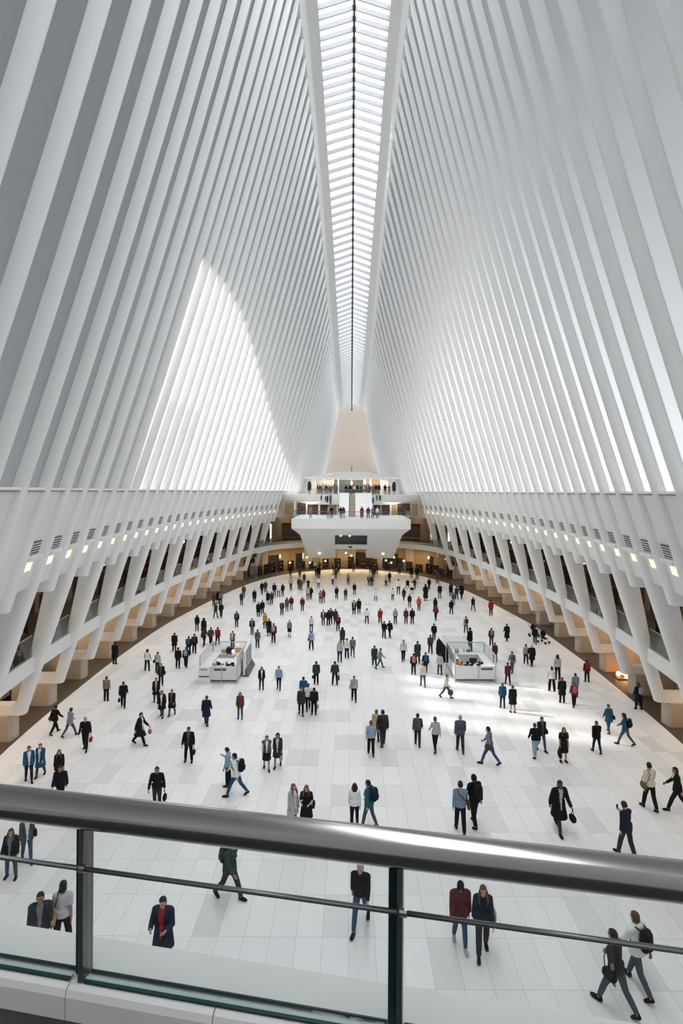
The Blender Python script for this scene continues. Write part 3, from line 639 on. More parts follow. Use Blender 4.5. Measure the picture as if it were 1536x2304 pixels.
def body_mesh(pose, sex):
    k = ('body', pose, sex)
    if k in CACHE: return CACHE[k]
    r = rig(pose, sex); mb = MB(); torso(mb, r, 0)
    for L in r.legs:
        leg(mb, L, 0); mb.tube([L[2] + Vector((0, 0, .03)), L[2], L[3]*.4+L[2]*.6], [.042, .042, .036], 10); mb.tube([L[3] + Vector((0, 0, .01)), L[4], L[5]], [.035, .036, .024], 8)
    for A in r.arms:
        arm(mb, A, 0); d = A[3]; W = A[2]; n = Vector((-A[4], 0, 0)); n = (n - d*n.dot(d)).normalized(); b = d.cross(n)
        rings = []
        for t, wy, wn in ((-.02, .027, .022), (.02, .034, .02), (.06, .042, .018), (.09, .041, .016), (.10, .03, .01)):
            c = W + d*t; rings.append([c + b*wy*math.cos(6.28318*i/10) + n*wn*math.sin(6.28318*i/10) for i in range(10)])
        mb.loft(rings)
    mb.tube([r.spine[4], r.neck, r.neck + r.up*.08 + Vector((0, -.012, 0))], [.075, .055, .052], 10)
    # skull, jaw, brow, nose, ears
    rings = []
    for z, rx, ry, dy in ((-.125, .030, .030, -.045), (-.105, .048, .058, -.026), (-.07, .062, .076, -.012), (-.02, .072, .092, 0), (.03, .077, .097, .004), (.075, .070, .088, .008), (.105, .050, .062, .010), (.122, .02, .026, .010)):
        rings.append([r.H(rx*math.cos(6.28318*i/14), ry*math.sin(6.28318*i/14)+dy, z) for i in range(14)])
    mb.loft(rings)
    mb.tube([r.H(0, -.094, .012), r.H(0, -.112, -.028), r.H(0, -.100, -.042)], [.010, .015, .013], 7)
    for s in (-1, 1):
        mb.ball(r.H(s*.079, .012, -.012), (.014, .022, .032)); mb.ball(r.H(s*.033, -.085, .026), (.026, .012, .009))
    me = remeshed(mb, .0115, 2)
    # fingers and thumbs, rooted inside the palm
    fb = MB()
    for A in r.arms:
        d, W, s, cu = A[3], A[2], A[4], R(A[5]); n = Vector((-s, 0, 0)); n = (n - d*n.dot(d)).normalized(); b = d.cross(n)
        if b.y > 0: b = -b
        for i, ln in enumerate((.070, .078, .072, .056)):
            p = W + d*.085 + b*(.030-.020*i); a = 0; pts = [p - d*.02, p]; q = p
            for j, fr in enumerate((.45, .32, .23)):
                a += cu*(.35, .65, .5)[j]; q = q + (d*math.cos(a) + n*math.sin(a))*ln*fr; pts.append(q)
            fb.tube(pts, [.0098, .0098, .0092, .0085, .0065], 7)
        p = W + d*.03 + b*.028; t1 = p + (b*.62 + d*.66 + n*.42).normalized()*.038; t2 = t1 + (d*.85 + n*.5 + b*.1).normalized()*.032
        fb.tube([p - b*.012, p, t1, t2], [.012, .0125, .011, .008], 7)
    append(me, fb, 0)
    eb = MB()
    for s in (-1, 1):
        eb.ball(r.H(s*.033, -.0865, .006), (.013, .008, .007), 0, 8, 5); eb.ball(r.H(s*.034, -.094, .030), (.021, .007, .0045), 0, 8, 4)
    append(me, eb, 1)
    lb = MB(); lb.ball(r.H(0, -.092, -.070), (.023, .009, .008), 0, 8, 5); append(me, lb, 2)
    for _ in range(3): me.materials.append(None)
    me.name = 'body'; CACHE[k] = me; return me
TOPS = {'tee':(.012, -.03, .5, 0), 'shirt':(.014, -.05, .97, 0), 'sweater':(.02, -.05, .98, 0), 'jacket':(.026, -.12, .99, 1), 'vest':(.03, -.06, 0, 1), 'puffer':(.042, -.10, .99, 0),
        'coat':(.030, -.40, .99, 1), 'long_coat':(.030, -.60, .99, 1), 'dress':(.016, -.46, .5, 0), 'hoodie':(.026, -.08, .98, 0), 'tunic':(.02, -.26, .97, 0)}
def skirt_rings(r, zt, zb, g, flare, n=14):
    rings = []
    for i in range(6):
        t = i/5; z = zt + (zb-zt)*t; ys = []; xs = []
        for L in r.legs:
            pts = L[:3]
            for a, b in ((pts[0], pts[1]), (pts[1], pts[2])):
                if b.z <= z <= a.z: q = a.lerp(b, (a.z-z)/(a.z-b.z)); ys.append(q.y); xs.append(q.x)
        y0, y1 = (min(ys), max(ys)) if ys else (0, 0); xm = max([abs(x) for x in xs] or [.08])
        cy = (y0+y1)/2; rings.append(ell(Vector((0, cy*min(1, t*1.5), z)), max(.165, xm+.08)+g+flare*t, max(.122, (y1-y0)/2+.09)+g+flare*t, n))
    return rings
def top_mesh(kind, pose, sex):
    k = ('top', kind, pose, sex)
    if k in CACHE: return CACHE[k]
    g, hem, sl, op = TOPS[kind]; r = rig(pose, sex); mb = MB(); torso(mb, r, g)
    if sl:
        for A in r.arms: arm(mb, A, g*.9, sl)
    else:
        for A in r.arms: mb.ball(A[0], .085)
    z0 = r.pel.z + .13; mb.loft(skirt_rings(r, z0, r.pel.z + hem, g + .012, .035 if hem < -.2 else .012))
    if kind in ('jacket', 'coat', 'long_coat', 'puffer', 'hoodie', 'sweater'): mb.tube([r.spine[5] - r.up*.02, r.neck + r.up*.035 + Vector((0, .005, 0))], [.085, .072], 12)
    if kind == 'hoodie': mb.ball(r.neck + Vector((0, .10, .0)), (.10, .06, .09))
    if kind == 'puffer':
        for i, q in enumerate((.0, .1, .2, .3)):
            c = r.pel + r.up*q; mb.loft([ell(c - r.up*.035, .17, .13), ell(c, .205, .165), ell(c + r.up*.035, .17, .13)])
    me = remeshed(mb, .0165, 4)
    if op:
        c0 = r.spine[2]
        for p in me.polygons:
            q = p.center
            if abs(q.x) < .018 + .055*max(0, min(1, (q.z - r.pel.z + .05)/.5)) and p.normal.y < -.35 and q.z > r.pel.z + max(hem, -.14) and q.z < r.neck.z + .01: p.material_index = 1
    for _ in range(2): me.materials.append(None)
    me.name = kind; CACHE[k] = me; return me
def bottom_mesh(kind, pose, sex):
    k = ('bot', kind, pose, sex)
    if k in CACHE: return CACHE[k]
    r = rig(pose, sex); mb = MB()
    if kind == 'skirt': mb.loft(skirt_rings(r, r.pel.z+.08, r.pel.z-.42, .012, .03))
    else:
        mb.loft([ell(r.spine[0] - r.up*.03, .14, .115), ell(r.spine[0], .165, .125), ell(r.spine[1], .162, .126), ell(r.spine[2] - r.up*.03, .15, .118)])
        for L in r.legs: leg(mb, L, .012, .42 if kind == 'shorts' else .97, {'trousers':.010, 'slim':.0, 'wide':.03}.get(kind, .01)) if kind != 'shorts' else mb.tube([L[0], L[0].lerp(L[1], .5), L[0].lerp(L[1], .95)], [.105, .096, .09], 12)
    me = remeshed(mb, .0165, 3); me.materials.append(None); me.name = 'trousers'; CACHE[k] = me; return me
def shoe_mesh(i, pose, sex):
    k = ('shoe', i, pose, sex)
    if k in CACHE: return CACHE[k]
    L = rig(pose, sex).legs[i]; mb = MB(); fd = (L[5]-L[3]).normalized(); sd = fd.cross(Vector((0, 0, 1))).normalized(); u = sd.cross(fd); rings = []
    for t, w, h, b in ((-.03, .022, .05, -.018), (-.015, .037, .075, -.026), (.05, .040, .085, -.026), (.11, .044, .055, -.026), (.17, .047, .036, -.026), (.215, .038, .024, -.025), (.245, .014, .008, -.018)):
        c = L[3] + fd*t; rings.append([c + sd*x*w + u*(b + (h-b)*y) for x, y in ((-1, 0), (-.98, .45), (-.6, .9), (0, 1), (.6, .9), (.98, .45), (1, 0), (.5, -.02), (-.5, -.02))])
    mb.loft(rings); me = mb.mesh('shoe', [None], smooth=True); CACHE[k] = me; return me
def hair_mesh(kind, pose, sex):
    k = ('hair', kind, pose, sex)
    if k in CACHE: return CACHE[k]
    r = rig(pose, sex); mb = MB(); rings = []
    gg = {'beanie': .012, 'cap': .008, 'hood': .035, 'curly': .028}.get(kind, .010)
    low = {'hood': -.12, 'curly': -.075, 'long': -.08, 'bob': -.085}.get(kind, -.05)
    for i in range(9):
        t = i/8; z = low + (.125+gg-low)*t; k_ = math.sqrt(max(.0, 1-(max(0, z-.03)/(.098+gg))**2)); rx = (.079+gg)*max(.12, k_); ry = (.099+gg)*max(.12, k_)
        fr = .004 + (.055 if z > .055 else .115 if z < .03 else .085)  # hairline: hold the front back from the face
        row = []
        for j in range(16):
            a = 6.28318*j/16; y = ry*math.sin(a) + .006; x = rx*math.cos(a)
            lim = -(.1 - fr*.9) if kind not in ('beanie',) else -.2
            if z > .075: lim = -.2
            row.append(r.H(x, max(y, lim), z))
        rings.append(row)
    mb.loft(rings)
    if kind in ('long', 'bob', 'hood'):
        ln = {'long': .27, 'bob': .07, 'hood': .04}[kind]; b = []
        for t, w, d in ((0, .082, .05), (.3, .088, .05), (.7, .085, .038), (1, .06, .02)):
            c = r.H(0, .066, -.03) + Vector((0, .02*t, -ln*t)); b.append([c + Vector((w*math.cos(6.28318*i/12), d*math.sin(6.28318*i/12), 0)) for i in range(12)])
        mb.loft(b)
    if kind == 'long':
        for s in (-1, 1): mb.tube([r.H(s*.07, -.01, .05), r.H(s*.088, -.03, -.03), r.H(s*.092, -.045, -.10), Vector((s*.105, r.spine[4].y-.095, r.spine[4].z+.05)), Vector((s*.10, r.spine[4].y-.135, r.spine[3].z+.07))], [.02, .03, .034, .034, .012], 8)
    if kind == 'bun': mb.ball(r.H(0, .105, .06), .045)
    if kind == 'pony': mb.tube([r.H(0, .095, .05), r.H(0, .14, .02), r.H(0, .15, -.08), r.H(0, .14, -.16)], [.02, .03, .03, .012], 8)
    if kind == 'cap': mb.loft([[r.H(.07*math.cos(a), -.07-.09*math.sin(a), .045+dz) for a in [math.pi*i/8 for i in range(9)]] for dz in (0, .012)])
    me = mb.mesh('hair', [None], smooth=True); CACHE[k] = me; return me
# ---- bags: meshes in the figure's frame
def bag_mesh(kind, pose, sex):
    k = ('bag', kind, pose, sex)
    if k in CACHE: return CACHE[k]
    r = rig(pose, sex); up = r.up
    def rbox(mb, c, wx, wy, wz, n=5):
        rings = []
        for i in range(n+1):
            t = -1+2*i/n; s = (1-abs(t)**3.5)**.35 if abs(t) < 1 else .55
            s = max(.6, s); rings.append([c + Vector((wx*s*x, wy*s*y, wz*t)) for x, y in ((-1,-.5),(-.7,-1),(.7,-1),(1,-.5),(1,.5),(.7,1),(-.7,1),(-1,.5))])
        mb.loft(rings)
    parts = {}
    a = MB(); b = MB()
    if kind == 'backpack':
        c = r.spine[3] + Vector((0, .235, .02)); rbox(a, c, .15, .095, .23); q = MB(); rbox(q, c + Vector((0, .095, -.07)), .11, .04, .10); parts['pocket'] = q
        for s in (-1, 1):
            S = r.arms[0 if s > 0 else 1][0]
            b.tube([c + Vector((s*.09, -.07, .2)), Vector((s*.105, .03, r.spine[5].z+.03)), Vector((s*.115, -.12, r.spine[4].z-.01)), Vector((s*.125, -.155, r.spine[3].z-.02)), Vector((s*.165, -.04, r.spine[2].z+.02)), c + Vector((s*.12, -.06, -.17))], .017, 6)
        parts['strap'] = b
    elif kind in ('shoulder_bag', 'satchel'):
        s = 1 if kind == 'shoulder_bag' else -1; c = Vector((s*.27, .03, r.pel.z+.0)); rbox(a, c, .055, .155, .12)
        sx = s if kind == 'shoulder_bag' else -s
        b.tube([c + Vector((0, -.12, .1)), Vector((s*.17, -.17, r.spine[2].z+.05)), Vector((sx*.10, -.14, r.spine[4].z)), Vector((sx*.10, .0, r.spine[5].z+.05)), Vector((sx*.08, .12, r.spine[4].z)), Vector((s*.17, .15, r.spine[2].z+.05)), c + Vector((0, .12, .1))], .011, 6); parts['strap'] = b
    elif kind in ('handbag', 'tote', 'paper_bag'):
        h = r.hand[0 if kind != 'tote' else 1]; W, D_, Hh = {'handbag': (.07, .15, .11), 'tote': (.06, .18, .19), 'paper_bag': (.045, .09, .12)}[kind]
        c = h + Vector((0, 0, -.14-Hh)); rbox(a, c, W, D_, Hh)
        b.tube([c + Vector((0, -D_*.55, Hh*.9)), h + Vector((0, -.035, -.03)), h + Vector((0, .0, -.012)), h + Vector((0, .035, -.03)), c + Vector((0, D_*.55, Hh*.9))], .008, 6); parts['strap'] = b
    elif kind == 'phone':
        h = r.hand[1] + r.arms[1][3]*.02; a.box((h.x-.036, h.y-.02, h.z-.02), (h.x+.036, h.y-.01, h.z+.12))
    elif kind == 'suitcase':
        c = Vector((.36, .25, .42)); rbox(a, c, .12, .2, .36); b.tube([c + Vector((0, -.1, .3)), c + Vector((0, -.1, .62)), c + Vector((0, .1, .62)), c + Vector((0, .1, .3))], .012, 6); parts['strap'] = b
        q = MB()
        for x in (-.08, .08):
            for y in (-.14, .14): q.ball(c + Vector((x, y, -.385)), .035)
        parts['pocket'] = q
    res = {'': a.mesh(kind, [None], smooth=kind != 'phone')}
    for n, m in parts.items(): res[n] = m.mesh(n, [None], smooth=True)
    CACHE[k] = res; return res
COL = dict(black=(.012,.012,.014), charcoal=(.035,.036,.04), navy=(.015,.022,.040), grey=(.17,.175,.18), slate=(.07,.085,.10), lightgrey=(.42,.42,.43), white=(.72,.72,.71), cream=(.62,.56,.47), beige=(.48,.38,.27),
    tan=(.36,.22,.10), brown=(.085,.05,.032), olive=(.12,.11,.04), red=(.30,.018,.022), maroon=(.10,.024,.027), blue=(.02,.085,.18), teal=(.02,.095,.13), denim=(.045,.085,.15), paledenim=(.28,.40,.50), mustard=(.42,.24,.03), pink=(.36,.11,.15), salmon=(.42,.17,.12),
    lilac=(.32,.28,.36), skyblue=(.24,.36,.52), green=(.03,.055,.05), blonde=(.42,.28,.13), auburn=(.16,.06,.03), dark=(.016,.012,.010), silver=(.35,.34,.33), orange=(.45,.10,.03), greyblue=(.18,.24,.31), khaki=(.33,.27,.17))
for n, c in list(COL.items()): M['c_'+n] = mat(n + '_cloth', c, .85, spec=.15)
M['hairmat'] = {}
for n in ('dark', 'brown', 'auburn', 'blonde', 'silver', 'black'): M['h_'+n] = mat(n + '_hair', COL[n], .5, spec=.3)
SK = {'l': mat('light_skin', (.52, .31, .22), .55), 't': mat('tan_skin', (.34, .18, .11), .55), 'd': mat('dark_skin', (.11, .055, .035), .5)}
M['eye'] = mat('dark_eyes', (.02, .015, .012), .3); M['lip'+'s'] = mat('lips', (.32, .11, .09), .5)
def setm(o, ms):
    for i, m in enumerate(ms):
        if i < len(o.material_slots): o.material_slots[i].link = 'OBJECT'; o.material_slots[i].material = m
def put(name, me, par, ms):
    o = bpy.data.objects.new(name, me); C.objects.link(o); o.parent = par; setm(o, ms); return o
PEOPLE = []
def person(u, v, h, head, pose='stand', sex='m', top='jacket', tc='black', bot='trousers', bc='black', hair='short', hc='dark', bag=None, bagc='black', skin='l', inner='white', label=None, shoes='black', z=0.0, D=None, zone=None):
    a, b = unroll(u, v)
    if D is None: D = F*(EYE-z)/b
    r = rig(pose, sex); H = h*D/F; Hc = max(1.5, min(1.97, H))
    if z == 0 and abs(H-Hc) > .01:
        dv = (Hc-H)*F/D*.5; a, b = unroll(u, v + dv); D = F*EYE/b
    s = Hc/r.top; loc = Vector((a*D/F, D, z))
    p = bpy.data.objects.new('person', None); C.objects.link(p); p.location = loc; p.rotation_euler = (0, 0, R(head)); p.scale = (s, s, s); p.empty_display_size = .1
    p['category'] = 'person'; p['group'] = 'people in the hall'
    put('body', body_mesh(pose, sex), p, [SK[skin], M['eye'], M['lips']])
    put(top, top_mesh(top, pose, sex), p, [M['c_'+tc], M['c_'+inner]])
    if top != 'dress' and bot: put({'slim': 'trousers', 'wide': 'trousers'}.get(bot, bot), bottom_mesh(bot, pose, sex), p, [M['c_'+bc]])
    for i in (0, 1): put('shoe', shoe_mesh(i, pose, sex), p, [M['c_'+shoes]])
    if hair != 'bald':
        nm = {'beanie': 'beanie', 'cap': 'cap', 'hood': 'hood'}.get(hair, 'hair')
        put(nm, hair_mesh(hair, pose, sex), p, [M['c_'+hc] if nm != 'hair' else M['h_'+(hc if 'h_'+hc in M else 'dark')]])
    bo = None
    if bag:
        ms = bag_mesh(bag, pose, sex); bo = bpy.data.objects.new(bag, ms['']); C.objects.link(bo)
        bo.location = loc; bo.rotation_euler = p.rotation_euler; bo.scale = p.scale; setm(bo, [M['c_'+bagc]])
        bo['category'] = {'phone': 'phone', 'suitcase': 'suitcase', 'backpack': 'backpack'}.get(bag, 'bag'); bo['group'] = 'bags carried by people'
        for n, me in ms.items():
            if n: put({'pocket': 'pocket', 'strap': 'strap'}[n] if bag != 'suitcase' else {'pocket': 'wheels', 'strap': 'pull_handle'}[n], me, bo, [M['c_'+bagc] if n == 'pocket' else M['c_black']])
    PEOPLE.append(dict(o=p, u=u, v=v, top=top, tc=tc, bot=bot, bc=bc, hair=hair, hc=hc, bag=bag, bagc=bagc, bo=bo, label=label, zone=zone, head=head, D=D))
    return p
def P(u, v, h, head, pose, sex, top, bot, hair, bag=None, label=None, **k):
    t, tc = top.split(':'); b, bc = bot.split(':') if bot else (None, 'black'); hr, hc = hair.split(':') if ':' in hair else (hair, 'dark')
    bg, bgc = bag.split(':') if bag else (None, 'black')
    return person(u, v, h, head, pose, sex, t, tc, b, bc, hr, hc, bg, bgc, label=label, **k)
# ---- beyond the handrail
P(25,1975,112,8,'wide','f','jacket:black','slim:denim','long:brown',None,'woman in black jacket, grey scarf and jeans behind the far left of the railing',inner='grey')
P(60,1938,108,35,'stroll_a','f','jacket:slate','slim:denim','short:dark','shoulder_bag:black','person in slate jacket and jeans, head hidden by the steel handrail',skin='t')
P(91,2172,172,20,'stand','m','jacket:charcoal','trousers:black','short:black','shoulder_bag:tan','person in charcoal jacket with tan shoulder bag, legs hidden by the ledge',skin='t',inner='grey')
P(139,2146,164,190,'stroll_b','f','tee:lightgrey','trousers:black','bob:black','shoulder_bag:teal','woman with black bob in pale tee seen from behind, next to the tan bag carrier',skin='t')
P(367,2178,164,-4,'hold','m','coat:navy','trousers:charcoal','short:dark','handbag:black','man in navy coat and red shirt with hand at chest, behind middle of left pane',inner='red')
P(516,2022,132,62,'stride_a','m','puffer:green','trousers:charcoal','short:black','backpack:green','person in dark green padded coat striding under the handrail with a backpack',skin='t')
P(811,2087,150,-14,'stride_b','m','sweater:black','slim:denim','short:silver',None,'man in black sweater and jeans striding toward the railing beside the middle post')
P(1034,2128,148,0,'stroll_a','m','puffer:maroon','slim:denim','beanie:black',None,'person with black beanie, padded maroon jacket and white shoes walking toward the railing',shoes='lightgrey',skin='t')
P(1085,2146,158,-6,'stroll_b','f','jacket:navy','trousers:charcoal','long:brown','shoulder_bag:tan','woman in navy jacket with round tan bag walking toward the railing',inner='black')
P(1385,2284,200,212,'stride_a','m','tee:charcoal','slim:slate','short:black','shoulder_bag:black','person in charcoal tee with black shoulder bag striding, nearest of all to the viewer',skin='t')
P(1434,2232,183,204,'stride_b','m','hoodie:white','slim:slate','short:brown','backpack:black','person in white hoodie with black backpack walking away behind the railing',skin='t')
# ---- foreground of the open floor
P(1408,1926,120,205,'phonewalk','f','jacket:navy','trousers:charcoal','short:dark','phone:black','person in navy jacket seen from behind, holding a phone, just above the handrail')
P(1256,1870,118,8,'stride_b','m','coat:black','slim:charcoal','short:black','handbag:black','person in open black coat over patterned white top striding toward the viewer',inner='lightgrey',skin='d')
P(1035,1873,114,176,'stroll_a','m','shirt:greyblue','trousers:black','short:dark','satchel:brown','person in grey-blue shirt and black trousers walking away with a brown satchel')
P(1067,1858,114,200,'stroll_b','m','jacket:black','trousers:black','beanie:black','backpack:black','person in black with black beanie and backpack beside the grey-blue shirt')
P(1461,1822,105,188,'stroll_a','m','shirt:cream','trousers:black','short:black','shoulder_bag:olive','person in cream shirt with olive shoulder bag walking away near the right columns')
P(1523,1825,98,250,'stride_a','f','jacket:black','trousers:black','bob:dark',None,'person in black walking leftward, cut by the right picture edge',skin='t')
P(797,1862,98,180,'stroll_b','f','shirt:white','slim:black','long:dark',None,'woman in white blouse with long dark hair, seen from behind, beside the navy backpack')
P(830,1862,106,242,'stroll_a','m','jacket:teal','slim:slate','short:black','backpack:navy','person in teal jacket with navy backpack leaning toward the white blouse')
P(659,1862,98,48,'stand','f','coat:lightgrey','slim:black','long:auburn',None,'woman in long pale grey cardigan with auburn hair facing her black-dressed friend',inner='white')
P(688,1864,100,-4,'hold','f','dress:black',None,'long:auburn','shoulder_bag:black','woman in black dress with long auburn hair next to the pale cardigan')
P(353,1824,100,6,'carry','m','sweater:black','slim:charcoal','short:black','handbag:black','man in black sweater carrying a black handbag just above the handrail',skin='t')
P(136,1812,90,8,'stroll_a','m','puffer:black','trousers:black','short:dark','tote:black','person in black padded coat with black tote bag at the handrail, far left',skin='t')
P(133,1762,76,14,'stand','f','tunic:black','slim:black','long:brown',None,'woman in black tunic standing right behind the black padded coat')
P(68,1757,81,32,'stroll_a','f','jacket:blue','slim:navy','short:brown',None,'person in bright blue jacket and navy trousers near the left shop columns')
P(88,1745,69,4,'stroll_b','f','coat:blue','slim:brown','short:auburn',None,'woman in bright blue coat beside the bright blue jacket')
P(531,1792,97,266,'stride_a','m','hoodie:white','slim:blue','short:navy','backpack:black','person in white hoodie and vivid blue jeans striding left with black backpack')
P(513,1768,86,262,'phone','m','shirt:skyblue','trousers:black','short:dark',None,'man in sky blue shirt walking alongside the white hoodie')
P(424,1714,79,4,'wide','m','jacket:black','trousers:black','short:dark','handbag:black','person in black jacket standing with legs apart holding a black handbag',skin='t',inner='slate')
P(601,1730,77,10,'stroll_a','f','vest:slate','skirt:black','bob:brown',None,'woman in slate vest with white scarf and black skirt, walking with a friend',inner='white')
P(623,1726,76,-2,'stroll_b','f','coat:charcoal',None,'curly:black','handbag:lilac','woman in charcoal coat with curly hair and bare legs carrying a lilac bag',skin='t',inner='cream')
P(834,1699,77,180,'stroll_a','m','shirt:lightgrey','trousers:black','short:auburn','backpack:skyblue','person in pale shirt with sky blue backpack at the near edge of the sunlit patch')
P(846,1667,70,168,'stand','f','coat:beige','slim:charcoal','short:auburn',None,'person in beige coat half hidden by the charcoal jacket',skin='l')
P(861,1678,80,192,'stroll_b','m','jacket:charcoal','trousers:charcoal','short:black','shoulder_bag:charcoal','tall person in charcoal jacket with shoulder bag at the left of the sunlit patch')
P(939,1678,72,172,'stroll_a','m','sweater:slate','trousers:charcoal','short:dark','backpack:slate','person in slate sweater with slate backpack crossing the sunlit patch')
P(979,1689,75,188,'stride_b','f','shirt:lightgrey','slim:black','pony:auburn',None,'woman in pale grey top with auburn ponytail crossing the sunlit patch')
P(1035,1692,82,176,'stroll_a','m','jacket:slate','trousers:charcoal','short:silver',None,'grey-haired man in slate jacket walking away at the sunlit patch edge')
P(1101,1721,85,238,'stride_a','m','shirt:greyblue','slim:denim','short:dark','shoulder_bag:brown','person in grey-blue shirt and jeans striding left with a brown bag')
P(1203,1704,76,184,'stroll_b','m','sweater:black','slim:paledenim','short:brown',None,'person in black sweater and pale jeans seen from behind')
P(1217,1689,77,10,'stroll_a','f','jacket:navy','slim:denim','short:brown','shoulder_bag:black','person in navy jacket and jeans just behind the pale jeans',inner='slate')
P(1267,1714,78,4,'stand','f','dress:black',None,'long:auburn','tote:black','woman in black dress with black tote bag standing alone at right',skin='l')
P(1342,1694,71,184,'stroll_a','m','jacket:black','slim:navy','short:brown',None,'person in black jacket and navy trousers walking away near the right side')
P(1369,1649,64,186,'stroll_b','f','tunic:teal','slim:slate','short:auburn','satchel:black','person in teal tunic with black satchel walking away near the right columns')
P(1406,1677,71,232,'stride_a','f','jacket:blue','slim:slate','curly:black','backpack:black','person in blue jacket with black backpack striding near the right columns',skin='t')
P(192,1688,76,8,'stroll_a','m','sweater:black','trousers:black','short:silver','handbag:red','man in black sweater with a red bag near the left side')
P(314,1676,73,82,'stride_b','m','coat:black','trousers:black','short:black','paper_bag:salmon','person in black coat striding right with a small pink paper bag')
P(123,1648,57,160,'stride_a','m','jacket:black','trousers:black','short:black','shoulder_bag:red','person in black with red shoulder bag striding past the left columns')
P(157,1657,63,150,'stride_b','f','jacket:greyblue','slim:slate','short:dark',None,'person in grey-blue jacket and slate trousers striding past the left columns')
P(464,1632,66,180,'stroll_a','m','coat:navy','slim:navy','short:brown',None,'person in navy coat walking away below the left kiosk')
P(540,1617,60,2,'stand','f','jacket:brown','slim:denim','long:brown',None,'woman with bright red scarf down her front below the left kiosk',inner='red')
P(677,1608,63,4,'stroll_a','f','tunic:charcoal','slim:black','short:auburn',None,'woman in charcoal tunic at the front of a tight group of four')
P(693,1598,60,190,'stroll_b','m','shirt:white','trousers:black','short:brown','tote:black','person in white shirt with black tote bag inside the tight group of four')
P(706,1607,60,2,'stand','m','hoodie:black','trousers:black','beanie:black','handbag:lilac','person in black hoodie with pale lilac bag in the tight group of four')
P(682,1580,57,180,'stand','m','jacket:blue','trousers:charcoal','short:dark',None,'person in blue jacket at the back of the tight group of four')
P(796,1577,57,2,'stroll_a','m','vest:lightgrey','trousers:black','short:auburn','satchel:skyblue','person in pale grey vest and black trousers walking alone mid floor',inner='skyblue')
# ---- around the kiosks
P(588,1551,51,14,'stand','f','jacket:black','slim:navy','long:brown',None,'woman in black jacket and navy trousers right of the left kiosk')
P(627,1551,53,2,'stroll_a','m','shirt:skyblue','slim:black','short:auburn',None,'person in sky blue shirt and black trousers, second right of the left kiosk')
P(711,1540,52,182,'stand','m','jacket:green','trousers:black','short:black','handbag:black','person in dark green jacket with black handbag seen from behind')
P(753,1541,53,186,'wide','m','jacket:green','trousers:black','short:black','tote:green','person in dark green jacket with a green tote, legs apart')
P(1003,1570,52,58,'stride_a','f','sweater:cream','slim:denim','bun:brown','tote:brown','person in cream sweater and jeans striding, brown tote, below the right kiosk')
P(951,1545,53,184,'stroll_a','f','hoodie:cream','slim:slate','short:brown',None,'person in cream hoodie walking away left of the right kiosk')
P(930,1515,42,180,'stand','m','sweater:black','trousers:black','short:dark','backpack:salmon','person in black with salmon backpack left of the right kiosk')
P(957,1515,47,182,'stroll_b','m','jacket:navy','trousers:black','short:auburn','backpack:blue','person in navy jacket with bright blue backpack left of the right kiosk')
P(989,1515,42,150,'wide','f','puffer:lightgrey','slim:charcoal','short:dark',None,'person in puffy pale grey jacket right beside the right kiosk frame')
P(939,1491,48,182,'stroll_a','m','coat:green','trousers:black','short:dark',None,'person in dark green coat beyond the salmon backpack')
P(907,1487,48,4,'stroll_b','m','vest:white','trousers:black','short:auburn',None,'person in white vest and black trousers walking alone left of right kiosk',inner='lightgrey')
P(842,1498,45,186,'stroll_a','m','coat:green','trousers:black','short:black',None,'person in dark green coat walking beside the grey-blue sweater')
P(854,1502,41,110,'stride_a','f','sweater:greyblue','slim:slate','short:brown',None,'person in grey-blue sweater striding beside a dark green coat')
P(864,1435,37,150,'wide','m','jacket:black','trousers:black','short:dark'); P(876,1434,36,200,'stride_b','m','jacket:black','trousers:black','short:dark')
P(968,1470,41,182,'stroll_a','m','jacket:brown','trousers:black','short:dark','backpack:brown')
P(976,1441,37,176,'stroll_b','m','jacket:black','trousers:charcoal','short:dark')
P(1048,1425,38,184,'stroll_a','m','sweater:beige','trousers:slate','short:dark','backpack:charcoal')
P(1057,1466,54,-140,'stand','f','jacket:black','trousers:black','bun:dark',None,'seller in black standing at the back counter of the right kiosk',skin='l')
P(1105,1451,36,180,'stand','m','jacket:charcoal','trousers:charcoal','short:dark','backpack:grey')
P(1140,1442,38,186,'stroll_b','m','long_coat:black','trousers:black','short:dark')
P(1113,1488,40,182,'stand','f','jacket:maroon','trousers:black','short:brown',None,'person in maroon jacket standing against the right side of the right kiosk')
P(1142,1540,48,182,'stroll_a','f','jacket:maroon','slim:black','short:dark',None,'person in maroon jacket walking away right of the right kiosk')
P(1152,1514,48,184,'stroll_b','m','shirt:greyblue','slim:slate','short:brown','backpack:slate','person in grey-blue shirt with slate backpack right of the right kiosk')
P(1130,1592,55,178,'stand','f','puffer:blue','slim:charcoal','short:auburn',None,'person in bright blue puffer jacket at the edge of the sunlit patch')
P(1153,1603,61,184,'stand','f','coat:black','slim:beige','short:brown',None,'person in black coat and beige trousers beside the bright blue puffer')
P(1185,1495,44,172,'stroll_a','f','sweater:lilac','trousers:black','short:dark',None,'person in lilac sweater beside the black coat near the right columns')
P(1194,1498,48,184,'stroll_b','m','coat:black','trousers:black','cap:beige',None,'person in black coat with beige cap beside the lilac sweater')
P(1241,1555,55,176,'wide','f','vest:white','wide:black','bob:dark',None,'woman in white vest and wide black trousers in a cluster at right',inner='white')
P(1254,1529,56,178,'stand','f','sweater:lightgrey','trousers:black','long:dark',None,'woman in pale patterned sweater behind the white vest at right')
P(1264,1581,57,178,'stand','m','coat:black','trousers:black','short:auburn','backpack:black','red-haired person in black coat with black backpack in the cluster at right')
P(1294,1568,53,182,'stand','m','hoodie:greyblue','trousers:black','short:dark',None,'person in grey-blue hoodie behind the pink backpack at right')
